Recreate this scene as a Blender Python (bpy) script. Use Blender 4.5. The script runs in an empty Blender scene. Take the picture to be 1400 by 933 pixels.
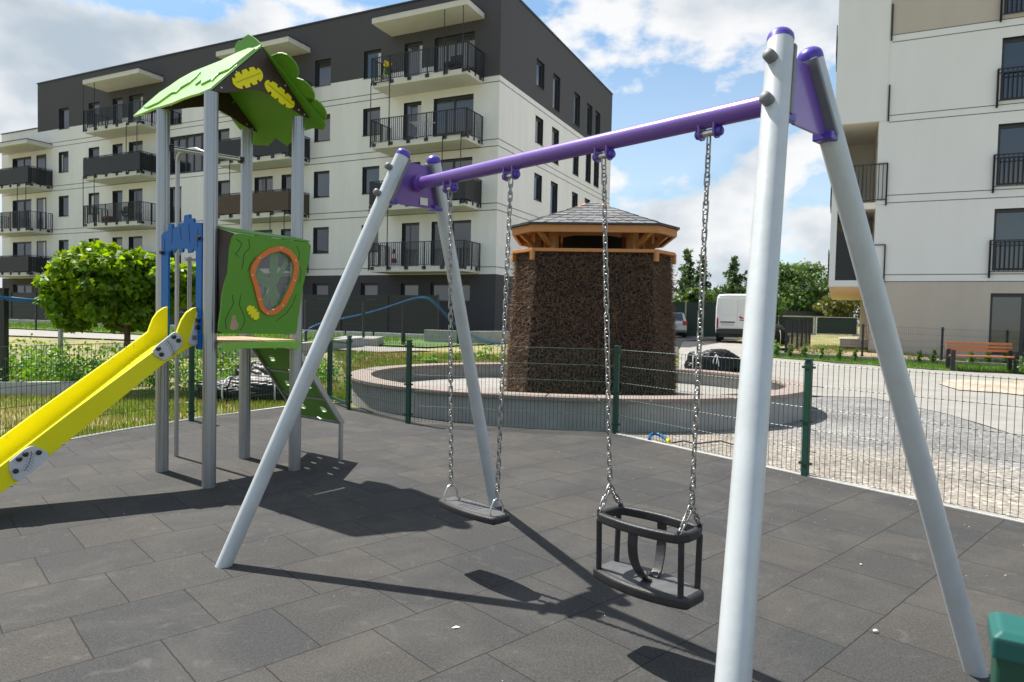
import bpy, bmesh, math, random
import numpy as np
from mathutils import Vector, Matrix

random.seed(7)
S = bpy.context.scene
COL = S.collection
R = math.radians
PI = math.pi

# ------------------------------------------------------------------ camera
CAM_H, F_PX, CX, CY = 1.437, 922.67, 700.0, 466.5          # photo is 1400 x 933
PITCH, ROLL = R(-2.0004), R(1.2633)
_f = Vector((0, math.cos(PITCH), math.sin(PITCH)))
_u0 = Vector((0, -math.sin(PITCH), math.cos(PITCH)))
_r0 = Vector((1, 0, 0))
CR = _r0 * math.cos(ROLL) + _u0 * math.sin(ROLL)
CU = _u0 * math.cos(ROLL) - _r0 * math.sin(ROLL)
cam = bpy.data.cameras.new('camera')
cam.sensor_width = 36.0
cam.lens = 36.0 * F_PX / 1400.0
cam.clip_start, cam.clip_end = 0.05, 3000
cam_o = bpy.data.objects.new('camera', cam)
mw = Matrix.Identity(4)
for i in range(3):
    mw[i][0], mw[i][1], mw[i][2] = CR[i], CU[i], -_f[i]
mw[2][3] = CAM_H
cam_o.matrix_world = mw
cam.dof.use_dof = True
cam.dof.focus_distance = 4.2
cam.dof.aperture_fstop = 5.6
COL.objects.link(cam_o)
S.camera = cam_o

# ------------------------------------------------------------------ light
SUN_DIR = Vector((-0.3984, 0.3013, 0.8665)).normalized()    # towards the sun
SUN_EL = math.asin(SUN_DIR.z)
SUN_AZ = math.atan2(SUN_DIR.x, SUN_DIR.y)
sun = bpy.data.lights.new('sun', 'SUN')
sun.energy = 5.0
sun.angle = R(0.55)
sun.color = (1.0, 0.955, 0.88)
sun_o = bpy.data.objects.new('sun', sun)
sun_o.rotation_euler = (-SUN_DIR).to_track_quat('-Z', 'Y').to_euler()
COL.objects.link(sun_o)
S.view_settings.view_transform = 'Standard'
S.view_settings.look = 'None'
S.view_settings.exposure = 0.82
S.view_settings.gamma = 1.0

world = bpy.data.worlds.new('World')
S.world = world
world.use_nodes = True
nt = world.node_tree
nt.nodes.clear()


def wn(t, **kw):
    n = nt.nodes.new(t)
    for k, v in kw.items():
        setattr(n, k, v)
    return n


def wmath(op, a, b=None, clamp=False):
    n = wn('ShaderNodeMath', operation=op, use_clamp=clamp)
    for i, v in enumerate((a, b)):
        if v is None:
            continue
        if isinstance(v, (int, float)):
            n.inputs[i].default_value = v
        else:
            nt.links.new(v, n.inputs[i])
    return n.outputs[0]


sky = wn('ShaderNodeTexSky', sky_type='NISHITA')
sky.sun_disc = False
sky.sun_elevation = SUN_EL
sky.sun_rotation = SUN_AZ
sky.air_density, sky.dust_density, sky.ozone_density = 1.0, 0.4, 0.7
bg_sky = wn('ShaderNodeBackground')
bg_sky.inputs['Strength'].default_value = 0.075
tint = wn('ShaderNodeMix', data_type='RGBA', blend_type='MULTIPLY')
tint.inputs[0].default_value = 1.0
tint.inputs[7].default_value = (0.92, 1.22, 1.30, 1)
nt.links.new(sky.outputs[0], tint.inputs[6])
nt.links.new(tint.outputs[2], bg_sky.inputs['Color'])
tc = wn('ShaderNodeTexCoord')
sep = wn('ShaderNodeSeparateXYZ')
nt.links.new(tc.outputs['Generated'], sep.inputs[0])
cmb = wn('ShaderNodeCombineXYZ')                                    # clouds lie flatter than they are wide
nt.links.new(sep.outputs['X'], cmb.inputs[0])
nt.links.new(sep.outputs['Y'], cmb.inputs[1])
nt.links.new(wmath('MULTIPLY', wmath('MAXIMUM', sep.outputs['Z'], -0.02), 1.75), cmb.inputs[2])


def cloud_noise(scale, detail, rough, offs, dist=0.0):
    mp = wn('ShaderNodeMapping')
    mp.inputs['Location'].default_value = offs
    nt.links.new(cmb.outputs[0], mp.inputs[0])
    n = wn('ShaderNodeTexNoise')
    n.inputs['Scale'].default_value = scale
    n.inputs['Detail'].default_value = detail
    n.inputs['Roughness'].default_value = rough
    n.inputs['Distortion'].default_value = dist
    nt.links.new(mp.outputs[0], n.inputs['Vector'])
    return n.outputs[0]


CLOUD_OFF = (6.6, 3.3, 0.0)
CLOUD_SC = 4.2
n1 = cloud_noise(CLOUD_SC, 12.0, 0.56, CLOUD_OFF, 0.0)
n2 = cloud_noise(CLOUD_SC, 7.0, 0.50, (CLOUD_OFF[0] + 0.02, CLOUD_OFF[1] - 0.01, CLOUD_OFF[2] - 0.035), 0.0)   # the same clouds seen a little higher: grey undersides
n3 = cloud_noise(1.3, 2.0, 0.5, (7.3, 2.2, 0.0))
# more cloud to the left over the long roof, clearer sky behind the camera
bias = wmath('ADD', wmath('MULTIPLY', sep.outputs['X'], -0.05), wmath('MULTIPLY', wmath('MINIMUM', sep.outputs['Y'], 0.0), 0.10))
big = wmath('ADD', bias, wmath('MULTIPLY', wmath('SUBTRACT', n3, 0.5), 0.22))
dens0 = wmath('ADD', n1, big)
rampc = wn('ShaderNodeMapRange', interpolation_type='SMOOTHSTEP')
rampc.inputs['From Min'].default_value = 0.418
rampc.inputs['From Max'].default_value = 0.520
nt.links.new(dens0, rampc.inputs['Value'])
lowfade = wn('ShaderNodeMapRange')                                  # pale veil, thicker towards the horizon
lowfade.inputs['From Min'].default_value = 0.0
lowfade.inputs['From Max'].default_value = 0.40
lowfade.inputs['To Min'].default_value = 0.62
lowfade.inputs['To Max'].default_value = 0.10
nt.links.new(sep.outputs['Z'], lowfade.inputs['Value'])
mask = wmath('MAXIMUM', rampc.outputs[0], lowfade.outputs[0])
shade = wn('ShaderNodeMapRange', interpolation_type='SMOOTHSTEP')    # thick cores go grey
shade.inputs['From Min'].default_value = 0.45
shade.inputs['From Max'].default_value = 0.70
nt.links.new(wmath('ADD', n2, big), shade.inputs['Value'])
ccol = wn('ShaderNodeMix', data_type='RGBA')
ccol.inputs[6].default_value = (0.98, 0.99, 1.0, 1)
ccol.inputs[7].default_value = (0.50, 0.59, 0.68, 1)
nt.links.new(shade.outputs[0], ccol.inputs[0])
bg_c = wn('ShaderNodeBackground')
bg_c.inputs['Strength'].default_value = 0.56
nt.links.new(ccol.outputs[2], bg_c.inputs['Color'])
mixs = wn('ShaderNodeMixShader')
nt.links.new(mask, mixs.inputs[0])
nt.links.new(bg_sky.outputs[0], mixs.inputs[1])
nt.links.new(bg_c.outputs[0], mixs.inputs[2])
wout = wn('ShaderNodeOutputWorld')
nt.links.new(mixs.outputs[0], wout.inputs[0])

# ------------------------------------------------------------------ pixel -> place helpers


def ray(px, py):
    return CR * ((px - CX) / F_PX) - CU * ((py - CY) / F_PX) + _f


def W(px, py, z=0.0):
    d = ray(px, py)
    t = (z - CAM_H) / d.z
    return Vector((0, 0, CAM_H)) + d * t


def DP(px, py, Y):
    d = ray(px, py)
    return Vector((0, 0, CAM_H)) + d * (Y / d.y)


def _ss(t):
    t = min(1.0, max(0.0, t))
    return t * t * (3 - 2 * t)


def HT(x, y):
    """height of the ground: level round the playground, rising to the houses"""
    left = 0.5 * _ss((y - 13.0) / 6.5)
    right = 0.15 * min(1, max(0, (y - 10.5) / 9.5)) + 0.33 * _ss((y - 19.6) / 4.2)
    k = _ss((x - 0.0) / 5.0)
    return left * (1 - k) + right * k


def G(px, py):
    d = ray(px, py)
    lo, hi = 0.5, 400.0
    p = Vector((0, 0, CAM_H))
    t = lo
    while t < hi:
        q = p + d * t
        if q.z <= HT(q.x, q.y):
            a, b = t - 0.1 * max(1, t * .1), t
            for _ in range(40):
                m = (a + b) / 2
                q = p + d * m
                if q.z <= HT(q.x, q.y):
                    b = m
                else:
                    a = m
            q = p + d * b
            q.z = HT(q.x, q.y)
            return q
        t += 0.1 * max(1, t * .1)
    return p + d * hi


# ------------------------------------------------------------------ materials
MATS = {}


def mat(name, col, rough=0.5, metal=0.0, var=0.12, scale=6.0, bump=0.0, bscale=80.0, spec=0.5, coat=0.0,
        trans=0.0, island=0.0, streak=None, tint=None):
    if name in MATS:
        return MATS[name]
    m = bpy.data.materials.new(name)
    m.use_nodes = True
    t = m.node_tree
    p = t.nodes['Principled BSDF']
    out = t.nodes['Material Output']
    tcn = t.nodes.new('ShaderNodeTexCoord')
    nz = t.nodes.new('ShaderNodeTexNoise')
    nz.inputs['Scale'].default_value = scale
    nz.inputs['Detail'].default_value = 7
    nz.inputs['Roughness'].default_value = 0.65
    src = tcn.outputs['Object']
    if streak:
        mp = t.nodes.new('ShaderNodeMapping')
        mp.inputs['Scale'].default_value = streak
        t.links.new(src, mp.inputs[0])
        src = mp.outputs[0]
    t.links.new(src, nz.inputs['Vector'])
    mr = t.nodes.new('ShaderNodeMapRange')
    mr.inputs['From Min'].default_value = 0.3
    mr.inputs['From Max'].default_value = 0.7
    t.links.new(nz.outputs[0], mr.inputs['Value'])
    mx = t.nodes.new('ShaderNodeMix')
    mx.data_type = 'RGBA'
    c2 = tint if tint else col
    mx.inputs[6].default_value = (*[max(0, c * (1 - var)) for c in col], 1)
    mx.inputs[7].default_value = (*[min(1, c * (1 + var)) for c in c2], 1)
    t.links.new(mr.outputs[0], mx.inputs[0])
    cs = mx.outputs[2]
    if island:
        ge = t.nodes.new('ShaderNodeNewGeometry')
        hv = t.nodes.new('ShaderNodeHueSaturation')
        m1 = t.nodes.new('ShaderNodeMapRange')
        m1.inputs['To Min'].default_value = 1 - island
        m1.inputs['To Max'].default_value = 1 + island
        t.links.new(ge.outputs['Random Per Island'], m1.inputs['Value'])
        t.links.new(m1.outputs[0], hv.inputs['Value'])
        m2 = t.nodes.new('ShaderNodeMapRange')
        m2.inputs['To Min'].default_value = 0.485
        m2.inputs['To Max'].default_value = 0.515
        ml = t.nodes.new('ShaderNodeMath')
        ml.operation = 'FRACT'
        mm = t.nodes.new('ShaderNodeMath')
        mm.operation = 'MULTIPLY'
        mm.inputs[1].default_value = 17.31
        t.links.new(ge.outputs['Random Per Island'], mm.inputs[0])
        t.links.new(mm.outputs[0], ml.inputs[0])
        t.links.new(ml.outputs[0], m2.inputs['Value'])
        t.links.new(m2.outputs[0], hv.inputs['Hue'])
        t.links.new(cs, hv.inputs['Color'])
        cs = hv.outputs[0]
    t.links.new(cs, p.inputs['Base Color'])
    p.inputs['Roughness'].default_value = rough
    p.inputs['Metallic'].default_value = metal
    p.inputs['Specular IOR Level'].default_value = spec
    if coat:
        p.inputs['Coat Weight'].default_value = coat
        p.inputs['Coat Roughness'].default_value = 0.12
    rr = t.nodes.new('ShaderNodeMapRange')
    rr.inputs['To Min'].default_value = max(0.03, rough - 0.1)
    rr.inputs['To Max'].default_value = min(1, rough + 0.1)
    t.links.new(nz.outputs[0], rr.inputs['Value'])
    t.links.new(rr.outputs[0], p.inputs['Roughness'])
    if bump:
        nb = t.nodes.new('ShaderNodeTexNoise')
        nb.inputs['Scale'].default_value = bscale
        nb.inputs['Detail'].default_value = 4
        t.links.new(tcn.outputs['Object'], nb.inputs['Vector'])
        bp = t.nodes.new('ShaderNodeBump')
        bp.inputs['Strength'].default_value = bump
        bp.inputs['Distance'].default_value = 0.02
        t.links.new(nb.outputs[0], bp.inputs['Height'])
        t.links.new(bp.outputs[0], p.inputs['Normal'])
    if trans:
        tr = t.nodes.new('ShaderNodeBsdfTranslucent')
        t.links.new(cs, tr.inputs['Color'])
        hs = t.nodes.new('ShaderNodeHueSaturation')
        hs.inputs['Value'].default_value = 1.9
        hs.inputs['Saturation'].default_value = 1.15
        hs.inputs['Hue'].default_value = 0.475
        t.links.new(cs, hs.inputs['Color'])
        t.links.new(hs.outputs[0], tr.inputs['Color'])
        ms = t.nodes.new('ShaderNodeMixShader')
        ms.inputs[0].default_value = trans
        t.links.new(p.outputs[0], ms.inputs[1])
        t.links.new(tr.outputs[0], ms.inputs[2])
        t.links.new(ms.outputs[0], out.inputs[0])
    MATS[name] = m
    return m


def clear_mat(name, col, alpha, rough=0.05):
    m = bpy.data.materials.new(name)
    m.use_nodes = True
    t = m.node_tree
    p = t.nodes['Principled BSDF']
    p.inputs['Base Color'].default_value = (*col, 1)
    p.inputs['Roughness'].default_value = rough
    tr = t.nodes.new('ShaderNodeBsdfTransparent')
    tr.inputs[0].default_value = (0.9, 0.92, 0.92, 1)
    ms = t.nodes.new('ShaderNodeMixShader')
    ms.inputs[0].default_value = alpha
    t.links.new(tr.outputs[0], ms.inputs[1])
    t.links.new(p.outputs[0], ms.inputs[2])
    t.links.new(ms.outputs[0], t.nodes['Material Output'].inputs[0])
    MATS[name] = m
    return m


def rubber_mat():
    m = bpy.data.materials.new('rubber_tiles')
    m.use_nodes = True
    t = m.node_tree
    N, L = t.nodes.new, t.links.new
    p = t.nodes['Principled BSDF']
    tcn = N('ShaderNodeTexCoord')
    mp = N('ShaderNodeMapping')
    mp.inputs['Rotation'].default_value = (0, 0, -R(43.0245))
    mp.inputs['Location'].default_value = (-0.375, -1.127, 0)
    L(tcn.outputs['Object'], mp.inputs[0])
    wob = N('ShaderNodeTexNoise')
    wob.inputs['Scale'].default_value = 5.0
    wob.inputs['Detail'].default_value = 3
    L(mp.outputs[0], wob.inputs['Vector'])
    ws = N('ShaderNodeVectorMath')
    ws.operation = 'SUBTRACT'
    ws.inputs[1].default_value = (0.5, 0.5, 0.5)
    L(wob.outputs['Color'], ws.inputs[0])
    wsc = N('ShaderNodeVectorMath')
    wsc.operation = 'SCALE'
    wsc.inputs['Scale'].default_value = 0.011
    L(ws.outputs[0], wsc.inputs[0])
    wa = N('ShaderNodeVectorMath')
    wa.operation = 'ADD'
    L(mp.outputs[0], wa.inputs[0])
    L(wsc.outputs[0], wa.inputs[1])
    br = N('ShaderNodeTexBrick')
    br.offset, br.offset_frequency = 0.5, 2
    br.inputs['Color1'].default_value = (0.0, 0.0, 0.0, 1)
    br.inputs['Color2'].default_value = (1.0, 1.0, 1.0, 1)
    br.inputs['Mortar'].default_value = (0.5, 0.5, 0.5, 1)
    br.inputs['Scale'].default_value = 1.0
    br.inputs['Mortar Size'].default_value = 0.0035
    br.inputs['Mortar Smooth'].default_value = 0.35
    br.inputs['Bias'].default_value = 0.0
    br.inputs['Brick Width'].default_value = 0.5
    br.inputs['Row Height'].default_value = 0.5027
    L(wa.outputs[0], br.inputs['Vector'])
    tone = N('ShaderNodeValToRGB')                      # each tile's own tone
    e = tone.color_ramp.elements
    e[0].position, e[0].color = 0.0, (0.033, 0.034, 0.036, 1)
    e[1].position, e[1].color = 1.0, (0.048, 0.045, 0.041, 1)
    x = e.new(0.5)
    x.color = (0.040, 0.039, 0.038, 1)
    L(br.outputs['Color'], tone.inputs[0])
    g1 = N('ShaderNodeTexNoise')                        # rubber granules
    g1.inputs['Scale'].default_value = 170.0
    g1.inputs['Detail'].default_value = 2
    g1.inputs['Roughness'].default_value = 0.8
    L(tcn.outputs['Object'], g1.inputs['Vector'])
    gr = N('ShaderNodeMapRange')
    gr.inputs['From Min'].default_value = 0.3
    gr.inputs['From Max'].default_value = 0.72
    gr.inputs['To Min'].default_value = 0.42
    gr.inputs['To Max'].default_value = 1.75
    L(g1.outputs[0], gr.inputs['Value'])
    mg = N('ShaderNodeMix')
    mg.data_type, mg.blend_type = 'RGBA', 'MULTIPLY'
    mg.inputs[0].default_value = 1.0
    L(tone.outputs[0], mg.inputs[6])
    L(gr.outputs[0], mg.inputs[7])
    g2 = N('ShaderNodeTexNoise')                        # dust blown over the tiles
    g2.inputs['Scale'].default_value = 1.35
    g2.inputs['Detail'].default_value = 9
    g2.inputs['Roughness'].default_value = 0.68
    g2.inputs['Distortion'].default_value = 0.6
    L(tcn.outputs['Object'], g2.inputs['Vector'])
    dr = N('ShaderNodeMapRange')
    dr.inputs['From Min'].default_value = 0.46
    dr.inputs['From Max'].default_value = 0.78
    dr.inputs['To Max'].default_value = 0.55
    L(g2.outputs[0], dr.inputs['Value'])
    g4 = N('ShaderNodeTexNoise')                        # coarse crumb
    g4.inputs['Scale'].default_value = 70.0
    g4.inputs['Detail'].default_value = 4
    g4.inputs['Roughness'].default_value = 0.75
    L(tcn.outputs['Object'], g4.inputs['Vector'])
    g4r = N('ShaderNodeMapRange')
    g4r.inputs['From Min'].default_value = 0.35
    g4r.inputs['From Max'].default_value = 0.68
    g4r.inputs['To Min'].default_value = 0.70
    g4r.inputs['To Max'].default_value = 1.36
    L(g4.outputs[0], g4r.inputs['Value'])
    mg4 = N('ShaderNodeMix')
    mg4.data_type, mg4.blend_type = 'RGBA', 'MULTIPLY'
    mg4.inputs[0].default_value = 1.0
    L(mg.outputs[2], mg4.inputs[6])
    L(g4r.outputs[0], mg4.inputs[7])
    mg = mg4
    md = N('ShaderNodeMix')
    md.data_type = 'RGBA'
    md.inputs[7].default_value = (0.105, 0.097, 0.086, 1)
    L(dr.outputs[0], md.inputs[0])
    L(mg.outputs[2], md.inputs[6])
    g3 = N('ShaderNodeTexNoise')                        # scuffs
    g3.inputs['Scale'].default_value = 5.5
    g3.inputs['Detail'].default_value = 6
    g3.inputs['Distortion'].default_value = 2.2
    L(tcn.outputs['Object'], g3.inputs['Vector'])
    sr = N('ShaderNodeMapRange')
    sr.inputs['From Min'].default_value = 0.60
    sr.inputs['From Max'].default_value = 0.85
    sr.inputs['To Max'].default_value = 0.34
    L(g3.outputs[0], sr.inputs['Value'])
    m3 = N('ShaderNodeMix')
    m3.data_type = 'RGBA'
    m3.inputs[7].default_value = (0.17, 0.165, 0.155, 1)
    L(sr.outputs[0], m3.inputs[0])
    L(md.outputs[2], m3.inputs[6])
    mj = N('ShaderNodeMix')
    mj.data_type = 'RGBA'
    mj.inputs[7].default_value = (0.015, 0.014, 0.013, 1)
    L(br.outputs['Fac'], mj.inputs[0])
    L(m3.outputs[2], mj.inputs[6])
    L(mj.outputs[2], p.inputs['Base Color'])
    p.inputs['Roughness'].default_value = 0.86
    p.inputs['Specular IOR Level'].default_value = 0.35
    ht = N('ShaderNodeMath')
    ht.operation = 'MULTIPLY_ADD'
    ht.inputs[1].default_value = -4.0
    L(br.outputs['Fac'], ht.inputs[0])
    L(g1.outputs[0], ht.inputs[2])
    bp = N('ShaderNodeBump')
    bp.inputs['Strength'].default_value = 0.55
    bp.inputs['Distance'].default_value = 0.004
    L(ht.outputs[0], bp.inputs['Height'])
    L(bp.outputs[0], p.inputs['Normal'])
    return m


def stones_mat(name, cols, scale, bump=0.8, second=None):
    """loose stones: one tone for each cell, rounded by a bump"""
    m = bpy.data.materials.new(name)
    m.use_nodes = True
    t = m.node_tree
    N, L = t.nodes.new, t.links.new
    p = t.nodes['Principled BSDF']
    tcn = N('ShaderNodeTexCoord')
    vo = N('ShaderNodeTexVoronoi')
    vo.inputs['Scale'].default_value = scale
    L(tcn.outputs['Object'], vo.inputs['Vector'])
    sx = N('ShaderNodeSeparateColor')
    L(vo.outputs['Color'], sx.inputs[0])
    rp = N('ShaderNodeValToRGB')
    e = rp.color_ramp.elements
    e[0].color, e[1].color = (*cols[0], 1), (*cols[-1], 1)
    for i, c in enumerate(cols[1:-1]):
        x = e.new((i + 1) / (len(cols) - 1))
        x.color = (*c, 1)
    L(sx.outputs[0], rp.inputs[0])
    tone = rp.outputs[0]
    if second:
        r2 = N('ShaderNodeValToRGB')
        e = r2.color_ramp.elements
        e[0].color, e[1].color = (*second[0], 1), (*second[-1], 1)
        for i, c in enumerate(second[1:-1]):
            x = e.new((i + 1) / (len(second) - 1))
            x.color = (*c, 1)
        L(sx.outputs[0], r2.inputs[0])
        dt = N('ShaderNodeVectorMath')                  # distance from the fence line, in metres
        dt.operation = 'DOT_PRODUCT'
        dt.inputs[1].default_value = (0.817, 0.577, 0)
        L(tcn.outputs['Object'], dt.inputs[0])
        big = N('ShaderNodeTexNoise')
        big.inputs['Scale'].default_value = 0.9
        big.inputs['Detail'].default_value = 8
        big.inputs['Roughness'].default_value = 0.7
        L(tcn.outputs['Object'], big.inputs['Vector'])
        sm = N('ShaderNodeMath')
        sm.operation = 'MULTIPLY_ADD'
        sm.inputs[1].default_value = 4.5
        L(big.outputs[0], sm.inputs[0])
        L(dt.outputs['Value'], sm.inputs[2])
        mk = N('ShaderNodeMapRange')
        mk.inputs['From Min'].default_value = 9.6
        mk.inputs['From Max'].default_value = 11.0
        mk.inputs['To Min'].default_value = 1.0
        mk.inputs['To Max'].default_value = 0.0
        L(sm.outputs[0], mk.inputs['Value'])
        mm = N('ShaderNodeMix')
        mm.data_type = 'RGBA'
        L(mk.outputs[0], mm.inputs[0])
        L(tone, mm.inputs[6])
        L(r2.outputs[0], mm.inputs[7])
        tone = mm.outputs[2]
    nz = N('ShaderNodeTexNoise')
    nz.inputs['Scale'].default_value = 0.8
    nz.inputs['Detail'].default_value = 6
    L(tcn.outputs['Object'], nz.inputs['Vector'])
    mr = N('ShaderNodeMapRange')
    mr.inputs['From Min'].default_value = .3
    mr.inputs['From Max'].default_value = .7
    mr.inputs['To Min'].default_value = 0.72
    mr.inputs['To Max'].default_value = 1.22
    L(nz.outputs[0], mr.inputs['Value'])
    mx = N('ShaderNodeMix')
    mx.data_type, mx.blend_type = 'RGBA', 'MULTIPLY'
    mx.inputs[0].default_value = 1
    L(tone, mx.inputs[6])
    L(mr.outputs[0], mx.inputs[7])
    L(mx.outputs[2], p.inputs['Base Color'])
    p.inputs['Roughness'].default_value = 0.9
    bp = N('ShaderNodeBump')
    bp.inputs['Strength'].default_value = bump
    bp.inputs['Distance'].default_value = 0.02
    bp.invert = True
    L(vo.outputs['Distance'], bp.inputs['Height'])
    L(bp.outputs[0], p.inputs['Normal'])
    MATS[name] = m
    return m


M = {}
M['galv'] = mat('painted_silver_steel', (0.50, 0.53, 0.545), 0.36, 0.12, 0.09, 5, spec=0.5, bump=0.03, bscale=35)
M['alu'] = mat('grey_aluminium', (0.36, 0.37, 0.385), 0.36, 0.75, 0.08, 4, streak=(6, 6, .4))
M['steel'] = mat('stainless_steel', (0.56, 0.56, 0.55), 0.28, 0.95, 0.08, 12)
M['chain'] = mat('galvanised_chain', (0.33, 0.325, 0.315), 0.38, 0.9, 0.25, 60)
M['purple'] = mat('purple_powder_coat', (0.155, 0.072, 0.36), 0.32, 0, 0.06, 4, coat=0.35, bump=0.03, bscale=60)
M['cap'] = mat('violet_plastic_cap', (0.075, 0.045, 0.36), 0.33, 0, 0.05, 5)
M['greyrub'] = mat('grey_rubber_plug', (0.17, 0.175, 0.185), 0.55, 0, 0.1, 20)
M['blackrub'] = mat('black_swing_rubber', (0.020, 0.020, 0.022), 0.48, 0, 0.35, 14, bump=0.08, bscale=120)
M['seat'] = mat('grey_seat_rubber', (0.075, 0.077, 0.080), 0.6, 0, 0.25, 14, bump=0.12, bscale=160, streak=(1.4, 1.4, .22))  # greyer than the black seat body, for its top face only
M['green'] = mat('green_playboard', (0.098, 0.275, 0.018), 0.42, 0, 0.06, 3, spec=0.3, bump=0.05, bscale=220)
M['lime'] = mat('lime_playboard', (0.20, 0.45, 0.045), 0.40, 0, 0.06, 3, spec=0.45, bump=0.05, bscale=220)
M['brown'] = mat('brown_playboard', (0.040, 0.022, 0.014), 0.42, 0, 0.1, 4)
M['yellow'] = mat('yellow_playboard', (0.80, 0.72, 0.004), 0.42, 0, 0.05, 3, spec=0.3, bump=0.05, bscale=220)
M['blue'] = mat('blue_playboard', (0.004, 0.105, 0.40), 0.45, 0, 0.06, 3, spec=0.2, bump=0.05, bscale=220)
M['orange'] = mat('orange_playboard', (0.66, 0.145, 0.008), 0.35, 0, 0.05, 4)
M['greypanel'] = mat('grey_playboard', (0.52, 0.53, 0.55), 0.4, 0, 0.05, 5)
M['line'] = mat('engraved_line', (0.012, 0.010, 0.008), 0.6, 0, 0.05, 5)
M['deck'] = mat('tan_deck_board', (0.42, 0.27, 0.16), 0.6, 0, 0.2, 10, streak=(1, 8, 1))
M['fgreen'] = mat('green_fence_coat', (0.006, 0.055, 0.034), 0.42, 0, 0.12, 8)
M['fclip'] = mat('dark_fence_clip', (0.010, 0.030, 0.022), 0.5, 0, 0.1, 20)
M['anth'] = mat('anthracite_metal', (0.011, 0.013, 0.016), 0.42, 0, 0.1, 6)
M['cream'] = mat('cream_render', (0.72, 0.712, 0.695), 0.9, 0, 0.06, 0.9, bump=0.12, bscale=160, streak=(1.4, 1.4, .22))
M['white'] = mat('white_render', (0.70, 0.70, 0.695), 0.9, 0, 0.028, 0.9, bump=0.12, bscale=160, streak=(1.4, 1.4, .22))
M['beige'] = mat('beige_render', (0.46, 0.41, 0.355), 0.9, 0, 0.06, 1.2, bump=0.12, bscale=160, streak=(1, 1, .35))
M['dark'] = mat('charcoal_render', (0.066, 0.064, 0.070), 0.9, 0, 0.05, 0.8, bump=0.12, bscale=160, streak=(1.4, 1.4, .22))
M['base'] = mat('dark_plinth_render', (0.052, 0.051, 0.056), 0.85, 0, 0.07, 0.8, bump=0.1, bscale=120)
M['slab'] = mat('balcony_concrete', (0.58, 0.56, 0.52), 0.85, 0, 0.06, 1.5)
M['joint'] = mat('render_joint', (0.10, 0.10, 0.105), 0.8, 0, 0.05, 5)
M['frame'] = mat('window_frame_grey', (0.030, 0.033, 0.037), 0.45, 0, 0.06, 5)
M['glass'] = mat('window_glass', (0.010, 0.015, 0.021), 0.03, 0, 0.5, 0.6, spec=0.5)
MATS['window_glass'].node_tree.nodes['Principled BSDF'].inputs['IOR'].default_value = 1.95
M['curtain'] = mat('pale_curtain', (0.55, 0.56, 0.57), 0.9, 0, 0.25, 3, streak=(14, 14, .3))
M['woodslat'] = mat('weathered_slats', (0.085, 0.058, 0.040), 0.8, 0, 0.35, 9, streak=(9, 9, .6))
M['roofedge'] = mat('roof_flashing', (0.035, 0.040, 0.048), 0.4, 0.3, 0.1, 5)
M['larch'] = mat('larch_timber', (0.46, 0.20, 0.062), 0.6, 0, 0.22, 7, streak=(1.5, 1.5, 12))
M['shingle'] = mat('grey_bitumen_shingle', (0.14, 0.14, 0.145), 0.9, 0, 0.3, 14, bump=0.3, bscale=90)
M['twig'] = mat('blackthorn_twig', (0.205, 0.128, 0.082), 0.85, 0, 0.4, 30, island=0.45)
M['core'] = mat('brushwood_core', (0.012, 0.008, 0.006), 0.95, 0, 0.3, 20)
M['conc'] = mat('cast_concrete', (0.31, 0.305, 0.29), 0.88, 0, 0.16, 3.2, bump=0.25, bscale=40)
M['rim'] = mat('red_brown_coping', (0.25, 0.20, 0.175), 0.75, 0, 0.12, 5, bump=0.15, bscale=70)
M['pave'] = mat('pale_concrete_paving', (0.255, 0.245, 0.225), 0.9, 0, 0.16, 1.6, bump=0.15, bscale=60)
M['asph'] = mat('asphalt_drive', (0.10, 0.10, 0.105), 0.9, 0, 0.15, 1.2, bump=0.3, bscale=90)
M['kerb'] = mat('concrete_kerb', (0.42, 0.41, 0.39), 0.9, 0, 0.15, 5, bump=0.2, bscale=50)
M['soil'] = mat('dry_sandy_soil', (0.27, 0.20, 0.125), 0.95, 0, 0.3, 2.5, bump=0.5, bscale=30)
M['turf'] = mat('patchy_turf', (0.075, 0.115, 0.022), 0.95, 0, 0.35, 1.1, bump=0.6, bscale=40, tint=(0.27, 0.225, 0.095))
M['lawnbase'] = mat('lawn_turf', (0.062, 0.125, 0.018), 0.95, 0, 0.35, 2.0, bump=0.6, bscale=40)
M['blade'] = mat('grass_blade', (0.085, 0.17, 0.022), 0.6, 0, 0.25, 1.5, trans=0.35, island=0.3)
M['dryblade'] = mat('dry_grass_blade', (0.30, 0.24, 0.09), 0.7, 0, 0.3, 1.5, trans=0.3, island=0.3, tint=(0.16, 0.20, 0.05))
M['weed'] = mat('weed_leaf', (0.085, 0.20, 0.028), 0.5, 0, 0.25, 1.5, trans=0.35, island=0.35)
M['maple'] = mat('maple_leaf', (0.115, 0.215, 0.016), 0.42, 0, 0.3, 1.6, spec=0.3, trans=0.5, island=0.35)
M['broad'] = mat('broad_leaf', (0.062, 0.125, 0.026), 0.5, 0, 0.3, 0.5, trans=0.3, island=0.35)
M['needle'] = mat('spruce_needles', (0.050, 0.098, 0.030), 0.6, 0, 0.3, 0.8, trans=0.2, island=0.4)
M['olive'] = mat('olive_leaf', (0.10, 0.11, 0.025), 0.5, 0, 0.3, 0.8, trans=0.3, island=0.35)
M['sapling'] = mat('sapling_leaf', (0.07, 0.155, 0.03), 0.5, 0, 0.25, 2, trans=0.35, island=0.35)
M['bark'] = mat('brown_bark', (0.105, 0.068, 0.043), 0.9, 0, 0.3, 12, bump=0.6, bscale=50, streak=(3, 3, .6))
M['foil'] = mat('black_foil', (0.009, 0.009, 0.010), 0.40, 0, 0.3, 6, spec=0.22, bump=0.12, bscale=9)
M['rope'] = mat('pale_rope', (0.50, 0.52, 0.52), 0.7, 0, 0.2, 30)
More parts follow.
